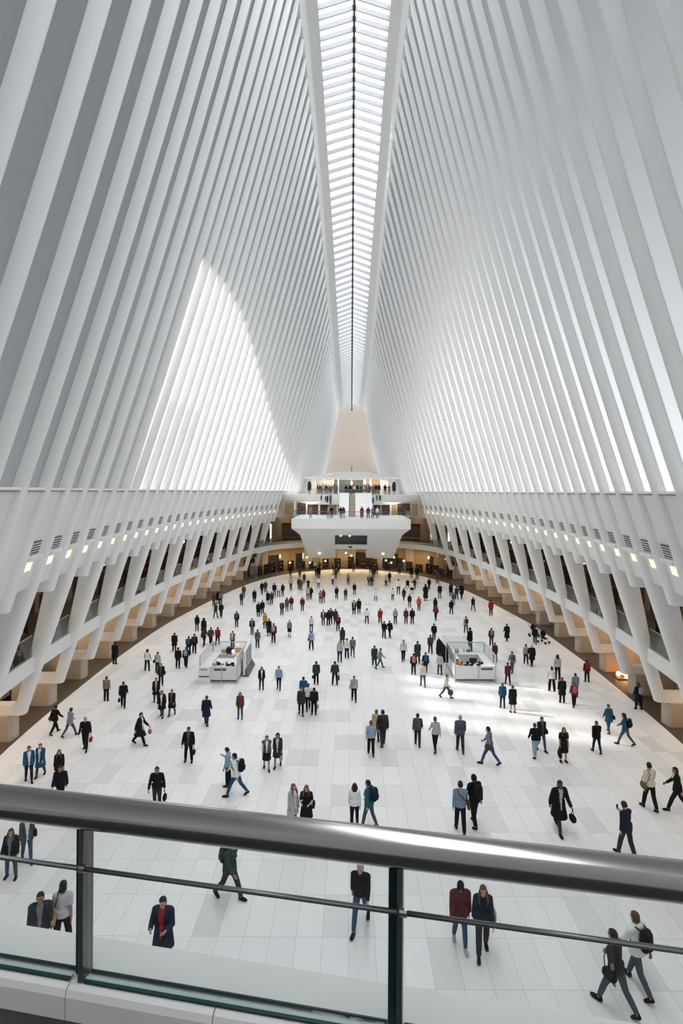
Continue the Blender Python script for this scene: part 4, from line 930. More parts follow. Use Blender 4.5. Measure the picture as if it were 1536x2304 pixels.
P(1291,1589,53,176,'stroll_b','f','jacket:maroon','trousers:black','short:auburn','backpack:pink','person in maroon jacket with pink backpack in the cluster at right')
P(1320,1532,45,180,'stand','m','jacket:maroon','trousers:black','short:dark','backpack:red','person with bright red backpack near the right columns')
P(1436,1596,60,190,'wide','m','coat:black','trousers:black','short:black','backpack:lilac','person in black with lilac backpack beside a right column',skin='d')
P(1203,1442,24,160,'stroll_a','m','jacket:black','trousers:black','short:dark')
P(239,1577,55,182,'stand','m','vest:grey','trousers:black','short:brown',None,'person in grey vest and black trousers walking beside the left columns',skin='t')
P(277,1592,58,195,'stroll_a','m','jacket:black','trousers:black','short:brown','handbag:black','person in black with black handbag, next right of the grey vest')
P(351,1579,54,14,'stand','f','coat:black','slim:black','short:brown',None,'woman in black coat with beige scarf near the left kiosk',inner='beige')
P(362,1541,48,6,'stand','m','jacket:navy','trousers:navy','short:brown','shoulder_bag:black','person in navy jacket with black shoulder bag just behind the beige scarf',inner='slate')
P(366,1612,60,2,'stroll_a','f','coat:black','slim:denim','long:brown',None,'woman in black coat with white scarf and jeans, one of two alike',inner='white')
P(385,1610,59,-4,'stroll_b','f','coat:black','slim:slate','short:auburn',None,'woman in black coat with olive scarf beside the white scarf',inner='olive')
P(331,1509,48,182,'wide','f','vest:white','trousers:black','curly:dark',None,'woman in white vest and curly hair left of the left kiosk',inner='white',skin='t')
P(354,1512,43,170,'stand','m','sweater:lightgrey','trousers:black','short:auburn','shoulder_bag:black','person in pale patterned sweater with black bag left of the left kiosk')
P(402,1503,47,182,'stand','m','jacket:black','trousers:black','short:dark',None,'person in black jacket, left of a pair beside the left kiosk')
P(416,1501,43,184,'stroll_a','m','jacket:navy','trousers:black','short:brown','backpack:lilac','person in navy jacket with lilac backpack beside the left kiosk')
P(392,1465,41,182,'stand','m','coat:black','trousers:black','short:dark')
P(424,1474,42,186,'stroll_b','m','jacket:black','trousers:black','short:dark','backpack:blue','person in black with blue backpack beyond the left kiosk')
P(437,1470,44,180,'stand','m','jacket:black','trousers:black','short:dark','backpack:maroon')
P(443,1419,34,184,'stand','f','jacket:black','slim:charcoal','long:dark')
P(458,1432,41,180,'stand','f','coat:black','trousers:charcoal','hood:black')
P(460,1452,38,170,'stride_a','m','jacket:charcoal','trousers:black','short:dark')
P(473,1450,36,182,'stroll_a','m','jacket:brown','trousers:black','short:dark')
P(489,1450,37,178,'stroll_b','m','jacket:maroon','trousers:black','short:dark','backpack:red')
P(523,1460,40,-8,'stand','m','vest:olive','trousers:black','short:dark',None,'seller in olive vest standing at the back of the left kiosk')
# ---- middle distance
P(532,1409,32,180,'stand','m','jacket:navy','trousers:charcoal','short:dark','backpack:slate')
P(567,1428,37,4,'stroll_a','m','jacket:navy','trousers:slate','short:brown',inner='lilac')
P(579,1457,40,180,'stand','m','jacket:grey','trousers:charcoal','short:dark','backpack:slate')
P(596,1414,35,172,'stand','f','jacket:mustard','slim:brown','short:auburn','handbag:tan')
P(605,1430,38,186,'stroll_b','f','long_coat:black','slim:black','short:dark')
P(615,1446,44,178,'stand','m','jacket:maroon','trousers:black','short:auburn','backpack:lilac')
P(651,1432,37,2,'stroll_a','f','sweater:grey','skirt:black','short:dark')
P(700,1420,30,180,'stand','f','sweater:cream','slim:denim','short:auburn')
P(700,1462,42,178,'wide','m','vest:skyblue','trousers:black','short:auburn','shoulder_bag:black',inner='skyblue')
P(727,1406,33,4,'stand','m','jacket:maroon','trousers:charcoal','short:dark')
P(738,1408,36,182,'stand','m','jacket:black','trousers:black','short:dark'); P(745,1404,35,176,'stand','m','jacket:brown','trousers:black','short:dark')
P(753,1403,32,186,'stroll_a','m','coat:charcoal','trousers:charcoal','short:dark')
P(760,1418,33,178,'stroll_b','m','jacket:black','trousers:black','short:auburn','backpack:red')
P(770,1449,34,182,'stand','f','coat:charcoal','slim:charcoal','hood:charcoal')
P(764,1490,49,180,'stand','f','sweater:lightgrey','slim:navy','long:blonde',None,'woman in pale grey sweater with blonde hair, front of a trio mid floor')
P(780,1481,45,176,'stand','m','shirt:white','trousers:black','short:auburn',None,'person in white shirt in the middle of a trio mid floor')
P(793,1478,45,184,'stroll_a','m','sweater:grey','slim:slate','short:brown','backpack:grey','person with grey backpack, right of a trio mid floor')
P(796,1380,27,4,'stand','f','coat:black','trousers:black','curly:black'); P(807,1380,33,186,'stand','m','coat:black','trousers:charcoal','short:dark')
P(825,1402,32,178,'wide','m','shirt:white','trousers:navy','short:dark')
P(855,1403,33,182,'stride_a','m','jacket:red','trousers:black','short:brown')
P(889,1403,33,178,'stand','m','sweater:lilac','trousers:charcoal','short:auburn')
P(913,1403,33,182,'stand','m','jacket:maroon','trousers:charcoal','short:dark')
P(927,1404,35,178,'stand','m','puffer:black','trousers:black','short:dark')
P(980,1395,33,184,'stride_b','m','jacket:charcoal','trousers:black','short:auburn','backpack:red')
P(979,1374,26,176,'stand','f','coat:black','trousers:charcoal','hood:black')
P(1015,1382,32,182,'stroll_a','m','puffer:black','trousers:black','beanie:black')
P(1064,1374,30,186,'stride_a','f','jacket:black','slim:black','bob:black')
P(1104,1385,35,180,'stand','m','jacket:red','trousers:black','short:dark')
P(942,1372,27,184,'stand','m','jacket:orange','trousers:charcoal','short:dark')
P(921,1366,28,176,'stand','f','jacket:black','slim:charcoal','beanie:red')
P(883,1351,27,178,'stroll_b','f','vest:white','slim:black','bun:dark',inner='white')
P(845,1352,27,182,'wide','f','tunic:white','slim:slate','short:silver')
P(908,1348,22,150,'stroll_a','f','coat:charcoal','slim:black','short:dark')
P(896,1338,36,182,'stand','f','shirt:white','slim:charcoal','short:dark')
P(868,1319,25,178,'stroll_a','m','shirt:lightgrey','trousers:black','short:dark')
P(876,1311,24,182,'stand','m','jacket:black','trousers:black','short:dark')
P(926,1336,28,178,'stand','f','sweater:white','skirt:black','short:dark')
P(932,1326,23,184,'stand','m','jacket:charcoal','trousers:black','short:dark')
P(957,1351,36,176,'stride_b','f','long_coat:black','slim:charcoal','hood:black')
P(965,1326,24,182,'stroll_b','m','jacket:black','trousers:black','short:dark')
P(989,1347,33,178,'stand','f','jacket:black','slim:charcoal','hood:beige')
P(1014,1342,30,184,'stand','f','coat:black','trousers:black','long:black'); P(1027,1349,30,176,'stroll_a','m','jacket:charcoal','trousers:black','short:dark'); P(1038,1347,34,190,'stroll_b','m','coat:black','trousers:black','short:dark'); P(1020,1360,26,182,'stand','m','jacket:slate','trousers:grey','short:dark')
P(797,1337,23,178,'stand','f','jacket:black','slim:black','short:brown')
P(830,1318,24,2,'stand','m','jacket:black','trousers:black','short:dark',inner='white'); P(836,1319,24,182,'stand','m','jacket:charcoal','trousers:black','short:brown')
P(757,1346,24,184,'stroll_a','m','jacket:black','trousers:black','short:dark')
P(777,1350,25,176,'stroll_b','f','jacket:charcoal','slim:brown','short:auburn')
P(748,1316,25,178,'stroll_a','m','shirt:white','trousers:black','short:dark'); P(755,1302,23,182,'stand','m','jacket:brown','trousers:black','short:dark')
P(783,1315,25,178,'stand','f','sweater:greyblue','slim:black','short:dark')
P(751,1291,24,4,'stand','m','jacket:black','trousers:black','short:dark',inner='white'); P(761,1290,24,-4,'stand','m','coat:black','trousers:black','short:dark')
P(795,1287,22,178,'stand','f','jacket:maroon','trousers:black','short:dark',inner='white')
P(716,1324,25,176,'stroll_b','f','shirt:white','slim:slate','short:brown')
P(711,1298,25,182,'stand','m','jacket:slate','trousers:black','short:dark'); P(718,1287,24,178,'stand','m','jacket:brown','trousers:black','short:auburn'); P(709,1285,24,2,'stand','m','shirt:skyblue','trousers:black','short:dark'); P(717,1300,26,182,'stand','m','coat:black','trousers:black','short:dark')
P(727,1356,30,178,'stand','f','jacket:maroon','slim:charcoal','bob:black','shoulder_bag:maroon'); P(721,1355,24,184,'stand','f','tee:pink','slim:charcoal','short:brown')
P(692,1350,30,182,'stand','f','jacket:beige','slim:black','short:auburn'); P(699,1347,25,176,'stroll_a','m','puffer:black','trousers:black','short:dark'); P(693,1328,24,10,'hold','m','tee:black','trousers:charcoal','short:brown')
P(680,1373,27,178,'stand','m','puffer:maroon','trousers:charcoal','short:dark')
P(655,1371,28,182,'stand','m','jacket:maroon','trousers:grey','short:auburn'); P(645,1371,22,178,'stand','f','coat:slate','slim:charcoal','bob:black'); P(634,1383,29,184,'stroll_b','m','jacket:charcoal','trousers:black','cap:white','backpack:red')
P(672,1325,23,176,'stand','m','jacket:charcoal','trousers:black','short:dark'); P(677,1327,22,184,'stand','m','jacket:slate','trousers:charcoal','short:dark'); P(684,1312,21,180,'stand','f','coat:brown','slim:black','short:brown')
P(654,1328,30,182,'stroll_a','m','shirt:lightgrey','trousers:black','beanie:black')
P(628,1343,38,178,'stand','f','tunic:white','slim:slate','hood:white'); P(617,1342,30,182,'stand','m','jacket:black','trousers:slate','short:auburn'); P(634,1342,28,186,'stroll_a','m','jacket:black','trousers:charcoal','short:dark')
P(603,1357,23,178,'stand','f','coat:black','slim:grey','short:black'); P(610,1357,22,184,'stroll_b','m','jacket:charcoal','trousers:black','short:dark')
P(597,1332,23,182,'stand','m','jacket:charcoal','trousers:black','short:dark'); P(589,1338,29,178,'stroll_a','f','sweater:black','slim:black','beanie:mustard')
P(572,1353,24,184,'stand','m','coat:black','trousers:black','short:dark'); P(543,1361,28,176,'stand','f','jacket:charcoal','slim:black','short:silver'); P(548,1340,19,182,'stand','m','jacket:brown','trousers:brown','short:dark')
P(581,1384,25,178,'stand','m','coat:black','trousers:charcoal','short:dark'); P(590,1381,28,188,'stroll_b','m','jacket:black','trousers:black','short:dark')
P(497,1388,30,182,'stroll_a','m','jacket:black','trousers:black','short:dark','backpack:black'); P(485,1386,24,160,'stroll_b','f','jacket:charcoal','slim:black','short:brown'); P(490,1356,22,178,'stand','f','coat:black','slim:black','long:black'); P(496,1359,26,184,'stand','m','sweater:grey','trousers:black','short:dark'); P(481,1364,29,176,'stand','m','jacket:brown','trousers:black','short:dark')
P(833,1291,24,178,'stand','m','jacket:charcoal','trousers:black','short:dark'); P(840,1300,26,184,'stand','m','coat:charcoal','trousers:black','short:dark'); P(847,1293,25,176,'stand','f','jacket:brown','trousers:black','short:dark')
P(898,1292,26,182,'stand','m','jacket:blue','trousers:black','short:dark'); P(925,1299,26,178,'stand','m','coat:black','trousers:black','short:dark'); P(938,1304,30,184,'stand','m','jacket:black','trousers:charcoal','short:dark'); P(984,1313,28,176,'stand','m','jacket:brown','trousers:brown','short:auburn')
P(653,1296,24,178,'stand','m','jacket:black','trousers:black','short:dark'); P(674,1300,24,182,'stroll_a','f','coat:slate','slim:black','bob:black')
P(258,1494,50,170,'stand','m','coat:black','trousers:black','short:black',None,'person in long black coat standing in shadow beside the left columns',skin='d')
# ---- platform and upper floor
ZP, ZU = 9.28, 12.5
for (x, D, hd, ps, sx, tp, bt, hr, bg, lb) in (
    (-1.05, 79.3, 180, 'stand', 'f', 'jacket:maroon', 'slim:paledenim', 'long:dark', None, 'person in maroon jacket on the platform left of the staircase'),
    (-1.45, 80.6, 160, 'stand', 'm', 'jacket:black', 'slim:denim', 'short:dark', None, 'person in black jacket beside the maroon jacket on the platform'),
    (1.48, 79.6, 182, 'stand', 'm', 'long_coat:red', 'trousers:black', 'hood:red', None, 'person in long bright red coat on the platform right of the staircase'),
    (2.35, 79.4, 176, 'wide', 'm', 'jacket:charcoal', 'trousers:slate', 'short:dark', None, 'person in charcoal jacket on the platform beside the red coat'),
    (3.6, 79.6, 0, 'stand', 'f', 'sweater:white', 'trousers:grey', 'short:silver', None, 'person in white sweater at the platform balustrade right of the stairs'),
    (-3.15, 79.5, 4, 'hold', 'f', 'jacket:slate', 'slim:grey', 'bob:dark', None, 'person in slate jacket at the platform balustrade left of the stairs'),
    (-2.7, 80.2, 180, 'stand', 'm', 'jacket:black', 'trousers:slate', 'short:dark', None, 'person in black jacket behind the slate jacket on the platform'),
    (-5.6, 79.8, 0, 'stand', 'f', 'sweater:salmon', 'slim:grey', 'short:auburn', None, 'person in salmon sweater at the left of the platform balustrade'),
    (3.0, 80.4, 20, 'stand', 'f', 'tee:pink', 'slim:slate', 'short:auburn', None, 'person in pink tee behind the white sweater on the platform')):
    P(0, 0, 0, hd, ps, sx, tp, bt, hr, bg, lb, z=ZP, D=D); q = PEOPLE[-1]['o']; q.location.x = x; q.scale = (.95,)*3
    PEOPLE[-1]['u'] = VX + x*F/D
rnd = random.Random(3); us = [716,722,727,733,738,744,751,757,778,783,787,793,797,802,807,812,819,823,827,831,838,842,846,852,866,875]
tops = ['jacket:black','tee:red','sweater:grey','jacket:charcoal','shirt:white','sweater:slate','jacket:brown','tee:greyblue','jacket:black','sweater:maroon','shirt:lightgrey','coat:charcoal','jacket:navy','tee:pink']
for i, u in enumerate(us):
    D = 91.75 + .9*(i % 2) + 3.2*(((u-VX)*.071)/13.5)**2; sx = 'fm'[i % 2]
    P(0, 0, 0, rnd.choice((0, 10, -15, 180, 170, 30)), rnd.choice(('stand', 'hold', 'stand')), sx, tops[(i*5) % 14], 'slim:'+rnd.choice(('black','slate','denim')), rnd.choice(('short','long','bob') if sx == 'f' else ('short',))+':'+rnd.choice(('dark','brown','auburn')), z=ZU, D=D, zone='at the upper floor balustrade')
    q = PEOPLE[-1]; q['o'].location.x = (u-VX)*D/F; q['u'] = u; k = .88+.14*rnd.random(); q['o'].scale = (k,)*3
P(0, 0, 0, 90, 'stand', 'm', 'jacket:navy', 'trousers:black', 'short:dark', None, 'person in navy jacket on the right balcony behind the glass', z=FLOOR2, D=34.2); PEOPLE[-1]['o'].location.x = 18.2; PEOPLE[-1]['o'].scale = (1, 1, 1)
# nobody stands inside a neighbour: nudge close pairs apart, mostly in depth
for _ in range(14):
    for i, a in enumerate(PEOPLE):
        for b in PEOPLE[i+1:]:
            p, q = a['o'].location, b['o'].location
            if abs(p.z-q.z) > .1: continue
            dx, dy = q.x-p.x, q.y-p.y; d = math.hypot(dx, dy); need = .56 if p.z < 1 else .46
            if d < need:
                k = (need-d)*.25; sx = 1 if dx >= 0 else -1; sy = 1 if dy >= 0 else -1
                p.x -= sx*k*.5; q.x += sx*k*.5
                if p.z < 1: p.y -= sy*k; q.y += sy*k
for q in PEOPLE:
    if q['bo'] is not None: q['bo'].location = q['o'].location; q['bo'].scale = q['o'].scale
# ---- labels that single out one figure each
def words(c): return {'lightgrey':'pale grey', 'greyblue':'grey-blue', 'skyblue':'sky blue', 'green':'dark green', 'paledenim':'pale denim', 'slate':'slate grey'}.get(c, c)
def desc(q):
    t = {'tee':'tee', 'shirt':'shirt', 'puffer':'padded jacket', 'long_coat':'long coat', 'dress':'dress'}.get(q['top'], q['top']); s = f"person in {words(q['tc'])} {t}"
    if q['bag']: s += f" with {words(q['bagc'])} {q['bag'].replace('_', ' ')}"
    elif q['hair'] in ('beanie', 'cap', 'hood'): s += f" and {words(q['hc'])} {q['hair']}"
    elif q['bot'] and q['bc'] != q['tc']: s += f" and {words(q['bc'])} {'skirt' if q['bot'] == 'skirt' else 'trousers'}"
    return s
def zone(q):
    if q['zone']: return q['zone']
    u, v = q['u'], q['v']
    if v < 1306: return 'by the golden shops'
    side = 'left' if u < 690 else 'right' if u > 880 else 'middle'
    if v < 1362: return f'in far crowd, {side} part'
    if v < 1412: return f'beyond the kiosks, {side} part'
    return f'near the {"left" if u < 780 else "right"} kiosk' if side != 'middle' else 'mid floor between the kiosks'
buckets = {}
for q in PEOPLE:
    if q['label']: q['o']['label'] = q['label']; continue
    buckets.setdefault((desc(q), zone(q)), []).append(q)
for (d, z), qs in buckets.items():
    qs.sort(key=lambda q: q['u'])
    for i, q in enumerate(qs):
        lab = f'{d} {z}'
        if len(qs) > 1: lab = f'{d} {z}, {nth(i+1)} from left'
        q['o']['label'] = q['label'] = lab
seen = {}
for q in PEOPLE:
    b = q['bo']
    if b is None: continue
    k = q['label'].split()
    how = {'backpack':'worn by', 'shoulder_bag':'hanging from', 'satchel':'hanging from', 'phone':'held by', 'suitcase':'beside'}.get(q['bag'], 'carried by')
    kk = q['label']; kk = kk.replace('person in ', 'the person in ', 1).replace('person with', 'the person with', 1)
    w = f"{words(q['bagc'])} {q['bag'].replace('_', ' ')} {how} "
    rest = kk if kk.startswith('the ') else 'the ' + kk
    b['label'] = ' '.join((w + rest).replace(f" with {words(q['bagc'])} {q['bag'].replace('_', ' ')}", '').split()[:16]).rstrip(',')
# ------------------------------------------------------------------ railing in front of the viewer
def pt(u, v, drop):
    a, b = unroll(u, v); D = drop*F/b; return Vector((a*D/F, D, EYE-drop))
RA, RB = pt(0, 1803, 1.06), pt(1536, 1984, 1.06)
RD = (RB-RA); RL = RD.length; RD.normalize(); RN = Vector((RD.y, -RD.x, 0))
if RN.y > 0: RN = -RN           # towards the viewer
def rp(s, off, z): q = RA + RD*s + RN*off; return Vector((q.x, q.y, EYE-z))
def su(u, drop):                 # distance along the rail seen at column u
    lo, hi = -3.0, 4.0
    for _ in range(50):
        m = (lo+hi)/2; q = rp(m, 0, drop)
        if VX + F*q.x/q.y < u: lo = m
        else: hi = m
    return lo
s1, s2 = su(188, 1.3), su(893, 1.3); sp = s2-s1; POST = [s1-sp, s1, s2, s2+sp]
e = empty('railing', tuple(rp(s2, 0, 1.6)), 'steel and glass railing right in front of the viewer', 'railing')
mb = MB(); mb.tube([rp(s, 0, 1.06) for s in drange(POST[0]-.3, POST[-1]+.3, 12)], .0525, 28); mb.build('handrail', M['steel'], e, smooth=True)
for i, s in enumerate(POST):
    mb = MB()
    for o0, o1, w in ((-.030, .030, .010),):
        mb.loft([[rp(s+w, o0, z), rp(s+w+.014, o0, z), rp(s+w+.014, o1, z), rp(s+w, o1, z)] for z in (1.60, 1.09)])
    mb.loft([[rp(s+.022, -.02, z), rp(s+.026, -.02, z), rp(s+.026, .028, z), rp(s+.022, .028, z)] for z in (1.60, 1.09)])
    mb.build('post', M['steel2'], e)
    mb = MB(); mb.loft([[rp(s-.018, -.022, z), rp(s+.010, -.022, z), rp(s+.010, .0, z), rp(s-.018, .0, z)] for z in (1.60, 1.09)]); mb.build('post_gasket', M['gasket'], e)
    mb = MB(); q = rp(s+.02, .034, 1.225); mb.tube([q - RD*.002, q + RD*.02], .012, 10); mb.build('rod_socket', M['steel'], e)
for s, t in zip(POST[:-1], POST[1:]):
    mb = MB(); mb.loft([[rp(x, a, z) for a, z in ((-.006, 1.59), (.006, 1.59), (.006, 1.115), (-.006, 1.115))] for x in (s+.03, t-.02)]); mb.build('glass_pane', M['fglass'], e)
    mb = MB(); mb.tube([rp(s+.03, .034, 1.225), rp(t+.012, .034, 1.225)], .0075, 10); mb.build('middle_rod', M['steel2'], e, smooth=True)
    mb = MB(); mb.loft([[rp(x, a, z) for a, z in ((-.016, 1.60), (-.010, 1.60), (-.010, 1.588), (-.016, 1.588))] for x in (s+.03, t-.02)]); mb.loft([[rp(x, a, z) for a, z in ((.019, 1.60), (.030, 1.60), (.030, 1.594), (.019, 1.594))] for x in (s+.03, t-.02)]); mb.build('base_channel', M['gasket'], e)
    mb = MB(); mb.loft([[rp(x, a, z) for a, z in ((.007, 1.602), (.019, 1.602), (.019, 1.592), (.007, 1.592))] for x in (s+.03, t-.02)]); mb.build('glass_edge', M['glassedge'], e)
S0, S1 = POST[0]-.4, POST[-1]+.4
cuts = [S0, su(178, 1.65), su(500, 1.7), su(1290, 1.7), S1]
for i, (s, t) in enumerate(zip(cuts[:-1], cuts[1:])):
    mb = MB(); g = .0015
    mb.loft([[rp(x, a, z) for a, z in ((-.02, 1.70), (.055, 1.72), (.055, 1.632), (.047, 1.612), (.034, 1.603), (-.02, 1.603))] for x in (s+g, t-g)])
    o = mb.build('kerb_stone', M['kerb'], loc=tuple(rp((s+t)/2, .02, 1.7))); tag(o, ('white kerb stone under the railing, left of the first joint', 'white kerb stone under the railing, between the two joints', 'white kerb stone under the railing, below the middle post', 'white kerb stone under the railing, beyond the right picture edge')[i], 'kerb', 'white kerb stones under the railing', 'structure')
mb = MB(); mb.loft([[rp(x, a, z) for a, z in ((-.02, 1.612), (-.17, 1.612), (-.18, 1.625), (-.18, 2.0), (-.02, 2.0))] for x in (S0, S1)])
o = mb.build('outer_ledge', M['kerb'], loc=tuple(rp(s2, -.1, 1.7))); tag(o, 'white outer ledge of the viewing balcony beyond the glass', 'ledge', kind='structure')
mb = MB(); mb.loft([[rp(x, a, z) for a, z in ((.054, 1.705), (3.5, 1.705), (3.5, 2.0), (.0, 2.0))] for x in (S0, S1)])
o = mb.build('floor_balcony', M['granite']); tag(o, kind='structure', label='dark granite floor of the viewing balcony', cat='floor')
# dark display racks and plants along the far shops
rnd = random.Random(9)
for i in range(19):
    t = math.radians(-78 + 156*i/18 + rnd.uniform(-1, 1)); x, y = 14.2*math.sin(t), 86 + 12*math.cos(t); h = rnd.uniform(1.2, 2.0); w = rnd.uniform(.4, .62)
    e = empty('display_rack', (x, y, 0), f'dark display rack with small gold goods along the far shops, {nth(i+1)} from left', 'display rack', 'display racks along the far shops')
    mb = MB(); c, s = math.cos(-t), math.sin(-t)
    for z in (.05, h*.35, h*.68, h): mb.box((x-w, y-.2, z-.03), (x+w, y+.2, z), 0, -t, (x, y))
    for k in (-1, 1): mb.box((x+k*w-.03, y-.2, 0), (x+k*w+.03, y+.2, h), 0, -t, (x, y))
    mb.box((x-w, y+.16, 0), (x+w, y+.2, h), 0, -t, (x, y))
    mb.build('frame', M['darkwood'], e)
    mb = MB()
    for z in (.05, h*.35, h*.68):
        for k in range(5):
            q = -w+.15+(2*w-.3)*k/4; mb.ball((x+q*c, y-q*-s if False else y+q*s, z+.13), (.09, .09, .06+.1*rnd.random()), rnd.choice((0, 0, 1, 2)), 6, 4)
    o = mb.build('goods', [M['c_black'], M['c_khaki'], M['c_brown']], e); o['kind'] = 'stuff'
# ------------------------------------------------------------------ kiosks
def kiosk(x0, x1, y0, y1, label, dark_right, sign_x):
    cx, cy = (x0+x1)/2, (y0+y1)/2; e = empty('kiosk', (cx, cy, 0), label, 'kiosk'); hc, ht, dp = 1.1, 1.86, .62
    mb = MB(); mb.box((x0+.08, y0+.1, 0), (x1-.08, y1-.08, .22)); mb.box((x0+dp, y0+dp, .22), (x1-dp, y1-dp, .24)); mb.build('plinth', M['kplinth'], e)
    for nm, a in (('front_counter', (x0, y0, x1, y0+dp)), ('back_counter', (x0, y1-dp, x1, y1)), ('side_counter', (x0, y0+dp, x0+dp, y1-dp)), ('side_counter', (x1-dp, y0+dp, x1, y1-dp))):
        mb = MB(); mb.box((a[0]+.02, a[1]+.02, .2), (a[2]-.02, a[3]-.02, hc-.04)); mb.box((a[0], a[1], hc-.04), (a[2], a[3], hc)); mb.build(nm, M['kwhite'], e)
    for k, (px, py) in enumerate(((x0, y0), (x1, y0), (x0, y1), (x1, y1))):
        mb = MB(); mb.box((px-.035, py-.035, 0), (px+.035, py+.035, ht)); mb.build('corner_post', M['kframe'], e)
    mb = MB(); px = x0+(x1-x0)*.58; mb.box((px-.03, y0-.02, .05), (px+.03, y0+.01, hc)); mb.box((x0, y0-.03, .04), (x1, y0+.0, .1)); mb.build('front_trim', M['kframe'], e)
    for nm, a, b in (('side_screen', (x0, y0), (x0, y1)), ('side_screen', (x1, y0), (x1, y1)), ('back_screen', (x0, y1), (x1, y1))):
        mb = MB(); w = .012
        if nm == 'back_screen': mb.box((a[0], a[1]-w, hc), (b[0], b[1]+w, ht-.03))
        else: mb.box((a[0]-w, a[1], hc), (b[0]+w, b[1], ht-.03))
        mb.build(nm, M['pglass'], e)
        mb = MB(); mb.box((min(a[0], b[0])-.03, min(a[1], b[1])-.03, ht-.05), (max(a[0], b[0])+.03, max(a[1], b[1])+.03, ht)); mb.build('top_rail', M['kframe'], e)
    mb = MB(); mb.box((sign_x, y0-.012, hc-.26), (sign_x+.8, y0+.03, hc-.13)); mb.build('name_strip', M['slate'], e)
    return e
def item(nm, label, cat, parts, loc, grp=None):
    if len(parts) == 1: o = parts[0][1].build(nm, parts[0][2], loc=loc, smooth=parts[0][3] if len(parts[0]) > 3 else False); return tag(o, label, cat, grp)
    e = empty(nm, loc, label, cat, grp)
    for p in parts: p[1].build(p[0], p[2], e, smooth=p[3] if len(p) > 3 else False)
    return e
def lathe(x, y, z, prof, n=12):
    mb = MB(); mb.loft([[(x+r*math.cos(6.28318*i/n), y+r*math.sin(6.28318*i/n), z+h) for i in range(n)] for r, h in prof]); return mb
def bx(*a): mb = MB(); mb.box(*a); return mb
K1 = kiosk(-10.15, -7.62, 39.05, 42.75, 'white kiosk with glass screens on the left half of the floor', True, -9.2)
K2 = kiosk(7.18, 9.95, 39.55, 43.0, 'white kiosk with glass screens on the right half of the floor', False, 8.95)
# left kiosk: protruding cabinet, rear display wall and goods
mb = MB(); mb.box((-10.2, 38.8, .04), (-9.42, 39.03, 1.14)); mb.box((-10.22, 38.76, 0), (-9.40, 39.03, .05)); m2 = MB(); m2.box((-10.15, 38.78, .48), (-9.47, 38.81, .56)); m3 = MB(); m3.box((-10.05, 38.785, .96), (-9.6, 38.81, 1.0))
item('cabinet', 'white cabinet protruding at the front corner of the left kiosk', 'cabinet', [('body', mb, M['kwhite']), ('slot', m2, M['slate']), ('label_strip', m3, M['slate'])], (-9.8, 38.9, 0))
mb = MB(); mb.loft([[(-7.5, 40.4, .12), (-7.36, 40.4, .12), (-7.36, 40.4, 1.75), (-7.5, 40.4, 1.75)], [(-7.5, 43.2, .12), (-7.36, 43.2, .12), (-7.36, 43.2, 2.15), (-7.5, 43.2, 2.15)]]); m2 = MB()
for y in (41.0, 41.75, 42.45): m2.box((-7.355, y, .6), (-7.33, y+.3, 1.7))
m3 = MB(); m3.box((-7.5, 40.5, 0), (-7.25, 43.1, .12)); m3.loft([[(-7.36, 40.4, .05), (-7.1, 40.4, .05), (-7.36, 40.4, .5)], [(-7.36, 43.2, .05), (-7.1, 43.2, .05), (-7.36, 43.2, .5)]])
item('display_wall', 'slanted white display wall with dark stripes along the right side of the left kiosk', 'display', [('panel', mb, M['kwhite']), ('dark_stripe', m2, M['slate']), ('foot', m3, M['steel2'])], (-7.4, 41.8, 0))
h = 1.1
item('coffee_machine', 'black coffee machine on the back counter of the left kiosk', 'coffee machine', [('body', bx((-9.05, 42.25, h), (-8.55, 42.65, h+.42)), M['black']), ('drip_tray', bx((-9.0, 42.1, h), (-8.6, 42.25, h+.05)), M['steel'])], (-8.8, 42.4, h))
item('wooden_board', 'orange wooden board leaning at the back of the left kiosk', 'board', [('', bx((-8.45, 42.5, h), (-7.85, 42.56, h+.34)), M['c_orange2'])], (-8.1, 42.5, h))
item('wooden_crate', 'pale wooden crate beside the black coffee machine', 'crate', [('', bx((-9.45, 42.3, h), (-9.12, 42.6, h+.26)), M['c_beige'])], (-9.3, 42.4, h))
item('table_lamp', 'small white lamp on the left kiosk counter', 'lamp', [('base', lathe(-8.5, 41.9, h, [(.09, 0), (.09, .02), (.02, .04), (.02, .2)]), M['kwhite']), ('shade', lathe(-8.5, 41.9, h+.18, [(.11, 0), (.07, .2)]), M['globe'])], (-8.5, 41.9, h))
item('counter_top_insert', 'white inner worktop of the left kiosk', 'worktop', [('', bx((-9.53, 39.67, .9), (-8.24, 41.5, .98)), M['kwhite'])], (-8.9, 40.5, .9))
for i, (x, y, rr, hh, c, lab) in enumerate(((-9.25, 39.35, .16, .12, 'silver', 'silver bowl nearest the cabinet on the left kiosk'), (-8.95, 39.45, .11, .16, 'black', 'black pot beside the silver bowl'), (-9.1, 39.58, .1, .2, 'grey', 'grey canister behind the silver bowl'), (-8.72, 39.5, .12, .06, 'tan', 'tan dish in the middle of the left kiosk front'), (-8.3, 39.35, .17, .07, 'navy', 'navy tray bowl at the right front of the left kiosk'), (-8.05, 39.5, .13, .14, 'black', 'black pot at the right front corner of the left kiosk'), (-8.45, 39.56, .09, .18, 'lightgrey', 'pale canister right of the tan dish'), (-7.95, 39.28, .13, .05, 'slate', 'slate dish at the right front edge of the left kiosk'))):
    item('bowl' if 'bowl' in lab or 'dish' in lab else 'canister', lab, 'bowl' if 'bowl' in lab or 'dish' in lab else 'container', [('', lathe(x, y, h, [(rr*.6, 0), (rr, hh*.6), (rr, hh), (rr*.88, hh), (rr*.8, hh*.5), (.01, hh*.4)]), M['c_'+c], True)], (x, y, h))
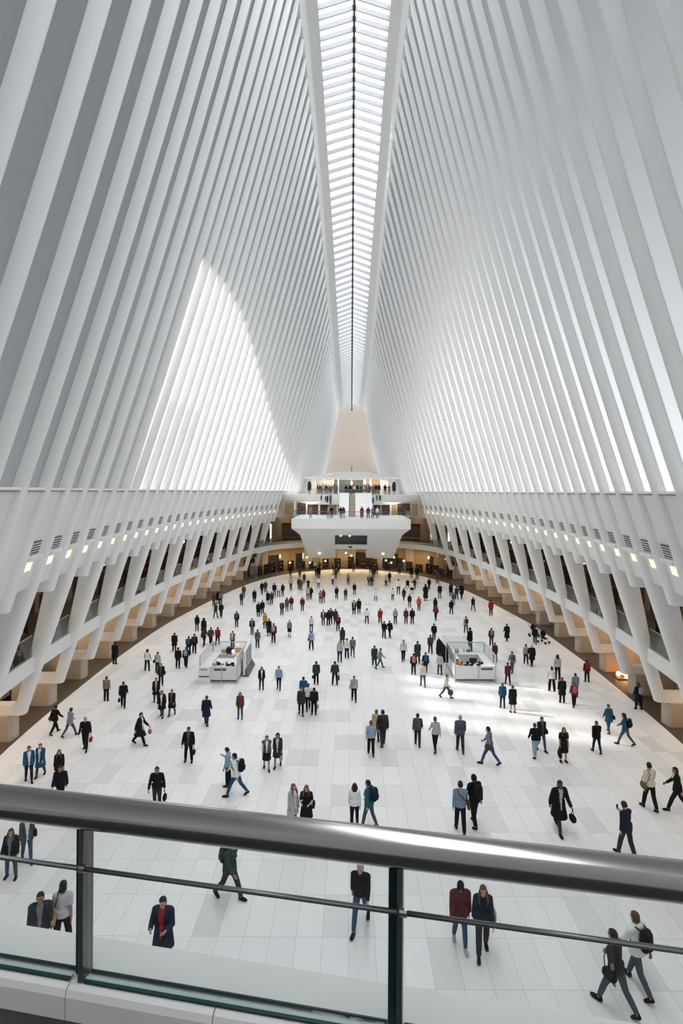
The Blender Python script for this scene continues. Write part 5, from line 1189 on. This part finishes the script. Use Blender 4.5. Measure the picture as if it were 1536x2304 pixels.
# right kiosk goods
item('till', 'black till screen in the middle of the right kiosk', 'till', [('screen', bx((8.25, 40.0, h+.1), (8.75, 40.06, h+.42)), M['black']), ('stand', bx((8.4, 40.0, h), (8.6, 40.12, h+.12)), M['black'])], (8.5, 40.05, h))
item('wooden_block', 'pale wooden block on the back counter of the right kiosk', 'block', [('', bx((7.75, 42.6, h), (8.0, 42.85, h+.3)), M['c_beige'])], (7.9, 42.7, h))
item('white_board', 'large white board standing behind the right kiosk', 'board', [('panel', (lambda m: (m.loft([[(7.15, 43.5, 1.2), (9.0, 43.5, 1.2), (9.0, 43.54, 1.2), (7.15, 43.54, 1.2)], [(7.0, 44.3, 2.0), (8.8, 44.3, 2.0), (8.8, 44.34, 2.0), (7.0, 44.34, 2.0)]]), m)[1])(MB()), M['kwhite']), ('trestle', (lambda m: (m.box((7.25, 43.55, 0), (7.31, 43.61, 1.25)), m.box((8.75, 43.55, 0), (8.81, 43.61, 1.25)), m.box((7.1, 44.2, 0), (7.16, 44.26, 1.95)), m.box((8.65, 44.2, 0), (8.71, 44.26, 1.95)), m)[4])(MB()), M['steel2'])], (8, 43.9, 0))
gm = {'red': 'c_red', 'salmon': 'c_salmon', 'tan': 'c_tan', 'orange': 'c_orange', 'beige': 'c_beige', 'black': 'c_black', 'navy': 'c_navy', 'olive': 'c_olive'}
for i, (x, y, w, d, hh, c, lab) in enumerate(((7.45, 40.0, .14, .12, .16, 'red', 'red box at the back of the goods pile on the right kiosk'), (7.42, 39.8, .13, .12, .13, 'salmon', 'salmon box in front of the red box on the right kiosk'), (7.62, 39.9, .12, .1, .1, 'olive', 'olive box beside the red box on the right kiosk'), (7.58, 39.7, .12, .1, .08, 'orange', 'orange box at the front of the right kiosk goods pile'), (7.74, 39.72, .12, .1, .06, 'beige', 'beige box beside the orange box on the right kiosk'), (7.5, 39.6, .16, .07, .05, 'tan', 'tan flat pack at the very front of the goods pile'), (9.0, 40.0, .2, .14, .12, 'navy', 'navy case right of the till on the right kiosk'), (8.05, 39.95, .14, .14, .18, 'black', 'black case left of the till on the right kiosk'))):
    if x < 7.9: x, w, d, hh = 7.26+(x-7.4)*1.55, w*1.5, d*1.15, hh*1.9
    item('goods_box', lab, 'box', [('', bx((x, y, h), (x+w, y+d, h+hh)), M[gm[c]])], (x, y, h))
for i, (x, lab) in enumerate(((7.95, 'black dish nearest the goods boxes on the right kiosk front'), (8.3, 'black dish in the middle of the right kiosk front'), (8.8, 'long black dish at the right of the right kiosk front'))):
    item('dish', lab, 'dish', [('', lathe(x, 39.72, h, [(.09, 0), (.16, .04), (.16, .06), (.14, .06), (.02, .03)]), M['c_black'], True)], (x, 39.72, h))
item('bottle', 'dark blue bottle right of the till on the right kiosk', 'bottle', [('', lathe(8.9, 39.85, h, [(.05, 0), (.05, .2), (.02, .27), (.02, .33)]), M['c_navy'], True)], (8.9, 39.85, h))
# rack of dark coats at the left of the right kiosk
e = empty('coat_rack', (6.85, 42.6, 0), 'rack hung with black coats along the left side of the right kiosk', 'coat rack')
mb = MB(); mb.tube([(6.85, 41.4, 0), (6.85, 41.4, 1.95), (6.7, 44.0, 1.95), (6.7, 44.0, 0)], .03, 6); mb.tube([(6.6, 41.4, .02), (7.1, 41.4, .02)], .03, 6); mb.tube([(6.45, 44, .02), (6.95, 44, .02)], .03, 6); mb.build('frame', M['kframe'], e)
for k, y in enumerate((41.6, 42.0, 42.9, 43.4, 43.75)):
    mb = MB(); x = 6.84-(y-41.4)*.05; mb.loft([[(x+w*math.cos(a*.7854), y+d*math.sin(a*.7854), z) for a in range(8)] for z, w, d in ((.75, .22, .11), (1.1, .24, .12), (1.6, .2, .1), (1.8, .16, .07), (1.9, .03, .03))]); mb.build('hanging_coat', M['c_black'], e, smooth=True)
# pushchairs and shop pieces at the edges
def pushchair(u, v, rz, lab):
    p = fl(u, v); e = empty('pushchair', tuple(p), lab, 'pushchair', 'pushchairs near the right columns'); c, s = math.cos(rz), math.sin(rz)
    T = lambda x, y, z: (p.x + x*c - y*s, p.y + x*s + y*c, z)
    mb = MB()
    for k in (-.22, .22): mb.tube([T(k, .45, 1.0), T(k, .1, .45), T(k, -.4, .12)], .018, 6); mb.tube([T(k, .35, .1), T(k, -.05, .7)], .018, 6)
    mb.tube([T(-.22, .45, 1.0), T(.22, .45, 1.0)], .02, 6); mb.build('frame', M['steel2'], e)
    for k in (-.25, .25):
        for y in (.36, -.4): mb = MB(); mb.tube([T(k-.02, y, .11), T(k+.02, y, .11)], .11, 12); mb.build('wheel', M['black'], e)
    mb = MB(); mb.loft([[T(-.2, .2, .95), T(.2, .2, .95), T(.2, .12, .95), T(-.2, .12, .95)], [T(-.2, .1, .42), T(.2, .1, .42), T(.2, .02, .48), T(-.2, .02, .48)], [T(-.2, -.3, .38), T(.2, -.3, .38), T(.2, -.3, .44), T(-.2, -.3, .44)]]); mb.build('seat', M['c_charcoal'], e)
    mb = MB(); mb.ball(T(0, .05, .85), (.24, .26, .26)); mb.build('canopy', M['c_black'], e, smooth=True)
pushchair(1222, 1447, .6, 'black pushchair parked nearest the viewer by the right columns'); pushchair(1200, 1432, 1.4, 'black pushchair parked farther along the right columns'); pushchair(917, 1324, .2, 'dark pushchair in the far crowd')
rnd = random.Random(21); ni = 0
for side in (-1, 1):
    sn = 'left' if side < 0 else 'right'; f0 = 30.2 if side < 0 else 32.6
    for k in range(-1, 12):
        D = f0 + 2*PITCH*k
        for lev, z in ((0, 0), (1, FLOOR2)):
            x = (rib_x(D, 0)+3.2) if lev == 0 else rib_x(D, 5)+3.6
            y = D + 2.6 + rnd.random(); X = side*x; wd = .5+.5*rnd.random(); hh = 1.3+.9*rnd.random()
            e = empty('shelf_unit', (X, y, z), f'dark shop shelf unit {"on the "+sn+" balcony" if lev else "behind the "+sn+" columns"}, {nth(k+2)} bay from the viewer', 'shelf', f'shop shelf units of the {sn} side')
            mb = MB()
            for j in range(4): mb.box((X-.25, y-wd, z+.05+j*hh/3.2), (X+.25, y+wd, z+.09+j*hh/3.2))
            for yy in (-wd, wd): mb.box((X-.25, y+yy-.02, z), (X+.25, y+yy+.02, z+hh))
            mb.build('frame', M['darkwood'], e)
            mb = MB()
            for j in range(3):
                yy = y-wd+.08
                while yy < y+wd-.2:
                    w2 = .08+.14*rnd.random(); mb.box((X-.2, yy, z+.09+j*hh/3.2), (X+.2, yy+w2, z+.14+j*hh/3.2+.22*rnd.random())); yy += w2+.05
            o = mb.build('goods', M[rnd.choice(('c_black', 'c_charcoal', 'c_brown', 'c_maroon', 'c_khaki'))], e); o['kind'] = 'stuff'
            if (k+lev) % 2 == 0:
                lx, ly, lz = X - side*.5, y - 1.3, z + (2.3 if lev == 0 else 2.7); l = empty('shop_lamp', (lx, ly, lz), f'warm glowing shop lamp {"on the "+sn+" balcony" if lev else "behind the "+sn+" columns"}, {nth(k+2)} bay', 'lamp', f'shop lamps of the {sn} side')
                mb = MB(); mb.ball((lx, ly, lz), (.16, .16, .2)); mb.build('globe', M['warm'], l); mb = MB(); mb.tube([(lx, ly, lz+.18), (lx, ly, (SLABB if lev == 0 else SOFF)-.01)], .015, 5); mb.build('cord', M['black'], l)
p = fl(1377, 1525); e = empty('lantern_display', (p.x+.8, p.y, 0), 'glowing orange lantern cluster on the walkway by the right columns', 'lantern')
mb = MB()
for a, b, c in ((0, 0, .35), (.3, .2, .2), (-.25, .25, .22), (.1, -.3, .18)): mb.ball((p.x+.8+a, p.y+b, c), .17)
mb.build('globes', M['amber'], e); mb = MB(); mb.box((p.x+.2, p.y-.5, 0), (p.x+1.4, p.y+.5, .06)); mb.build('tray', M['darkwood'], e)
# ------------------------------------------------------------------ light
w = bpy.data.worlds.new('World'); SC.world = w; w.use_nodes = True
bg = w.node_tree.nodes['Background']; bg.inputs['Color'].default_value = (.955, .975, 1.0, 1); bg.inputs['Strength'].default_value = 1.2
wt = w.node_tree; N = wt.nodes.new; L = wt.links.new
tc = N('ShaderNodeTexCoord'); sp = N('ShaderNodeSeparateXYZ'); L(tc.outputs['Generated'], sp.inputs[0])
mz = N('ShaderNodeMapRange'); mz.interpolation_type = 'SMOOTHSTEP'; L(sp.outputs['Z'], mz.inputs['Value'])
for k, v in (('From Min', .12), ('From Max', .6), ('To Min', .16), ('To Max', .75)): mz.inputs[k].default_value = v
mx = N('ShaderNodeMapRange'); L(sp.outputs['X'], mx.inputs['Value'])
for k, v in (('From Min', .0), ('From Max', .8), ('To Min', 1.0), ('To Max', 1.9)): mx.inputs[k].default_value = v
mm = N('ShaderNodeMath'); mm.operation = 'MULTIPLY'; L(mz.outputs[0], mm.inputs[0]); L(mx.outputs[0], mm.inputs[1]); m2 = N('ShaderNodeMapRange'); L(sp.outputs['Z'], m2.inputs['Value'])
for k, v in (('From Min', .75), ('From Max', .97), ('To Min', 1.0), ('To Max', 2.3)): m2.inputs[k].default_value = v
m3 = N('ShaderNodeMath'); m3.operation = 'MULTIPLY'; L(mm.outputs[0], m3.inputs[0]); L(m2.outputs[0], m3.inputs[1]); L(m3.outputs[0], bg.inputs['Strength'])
sun = bpy.data.lights.new('Sun', 'SUN'); sun.energy = 1.9; sun.angle = math.radians(2.5); sun.color = (1, .96, .90)
so = bpy.data.objects.new('sun', sun); C.objects.link(so)
SUNV = Vector((.78, -.25, -.56)).normalized()
so.rotation_euler = SUNV.to_track_quat('-Z', 'Y').to_euler()
def area(name, loc, sx, sy, e, col, rot=(0,0,0)):
    l = bpy.data.lights.new(name, 'AREA'); l.shape = 'RECTANGLE'; l.size = sx; l.size_y = sy; l.energy = e; l.color = col
    o = bpy.data.objects.new(name, l); C.objects.link(o); o.location = loc; o.rotation_euler = rot; return o
for side in (-1, 1):
    for k, D in enumerate((25, 45, 65, 82)):
        area('shop_ceiling_light', (side*(rib_x(D, 0)+3.2), D, SLABB-.08), 1.0, 17, 85, (1, .74, .46))
        area('balcony_ceiling_light', (side*(rib_x(D, 5)+3.0), D, SOFF-.08), 1.2, 17, 20, (1, .72, .5))
for x in (-9, -3, 3, 9): area('far_shop_ceiling_light', (x, 95.2 - .03*x*x, SLABB-.08), 5, 1.5, 36, (1, .72, .42))
for x in (-9, 9): area('far_gallery_ceiling_light', (x, 98, SOFF-.08), 6, 2, 14, (1, .76, .5))
area('platform_ceiling_light', (0, 91.9, 11.3), 16, .5, 45, (1, .82, .6))
area('pavilion_ceiling_light', (0, 103, 15.25), 12, .8, 45, (1, .85, .65))
area('apse_uplight', (0, DEND-.5, 16.2), 8, 1.2, 16, (1, .8, .55), (math.pi, 0, 0))
# ------------------------------------------------------------------ camera
cam = bpy.data.cameras.new('camera'); co = bpy.data.objects.new('camera', cam); C.objects.link(co)
co.location = (0, 0, EYE); co.rotation_mode = 'XYZ'
cam.sensor_fit = 'VERTICAL'; cam.sensor_height = 36; cam.lens = F/2304*36
cam.shift_x = -(VX-768)/2304; cam.shift_y = -(1152-VY)/2304
co.matrix_world = Matrix.Translation((0, 0, EYE)) @ Matrix.Rotation(math.pi/2, 4, 'X') @ Matrix.Rotation(ROLL, 4, 'Z')
cam.clip_start = .05; cam.clip_end = 500
SC.camera = co
SC.view_settings.view_transform = 'Standard'; SC.view_settings.look = 'None'; SC.view_settings.gamma = 1
SC.view_settings.use_curve_mapping = False; SC.view_settings.exposure = 2.55
SC.cycles.max_bounces = 8; SC.cycles.diffuse_bounces = 5; SC.cycles.transparent_max_bounces = 16; SC.cycles.adaptive_threshold = .02
SC.cycles.use_denoising = True; SC.cycles.caustics_reflective = False; SC.cycles.caustics_refractive = False
SC.cycles.sample_clamp_indirect = 8
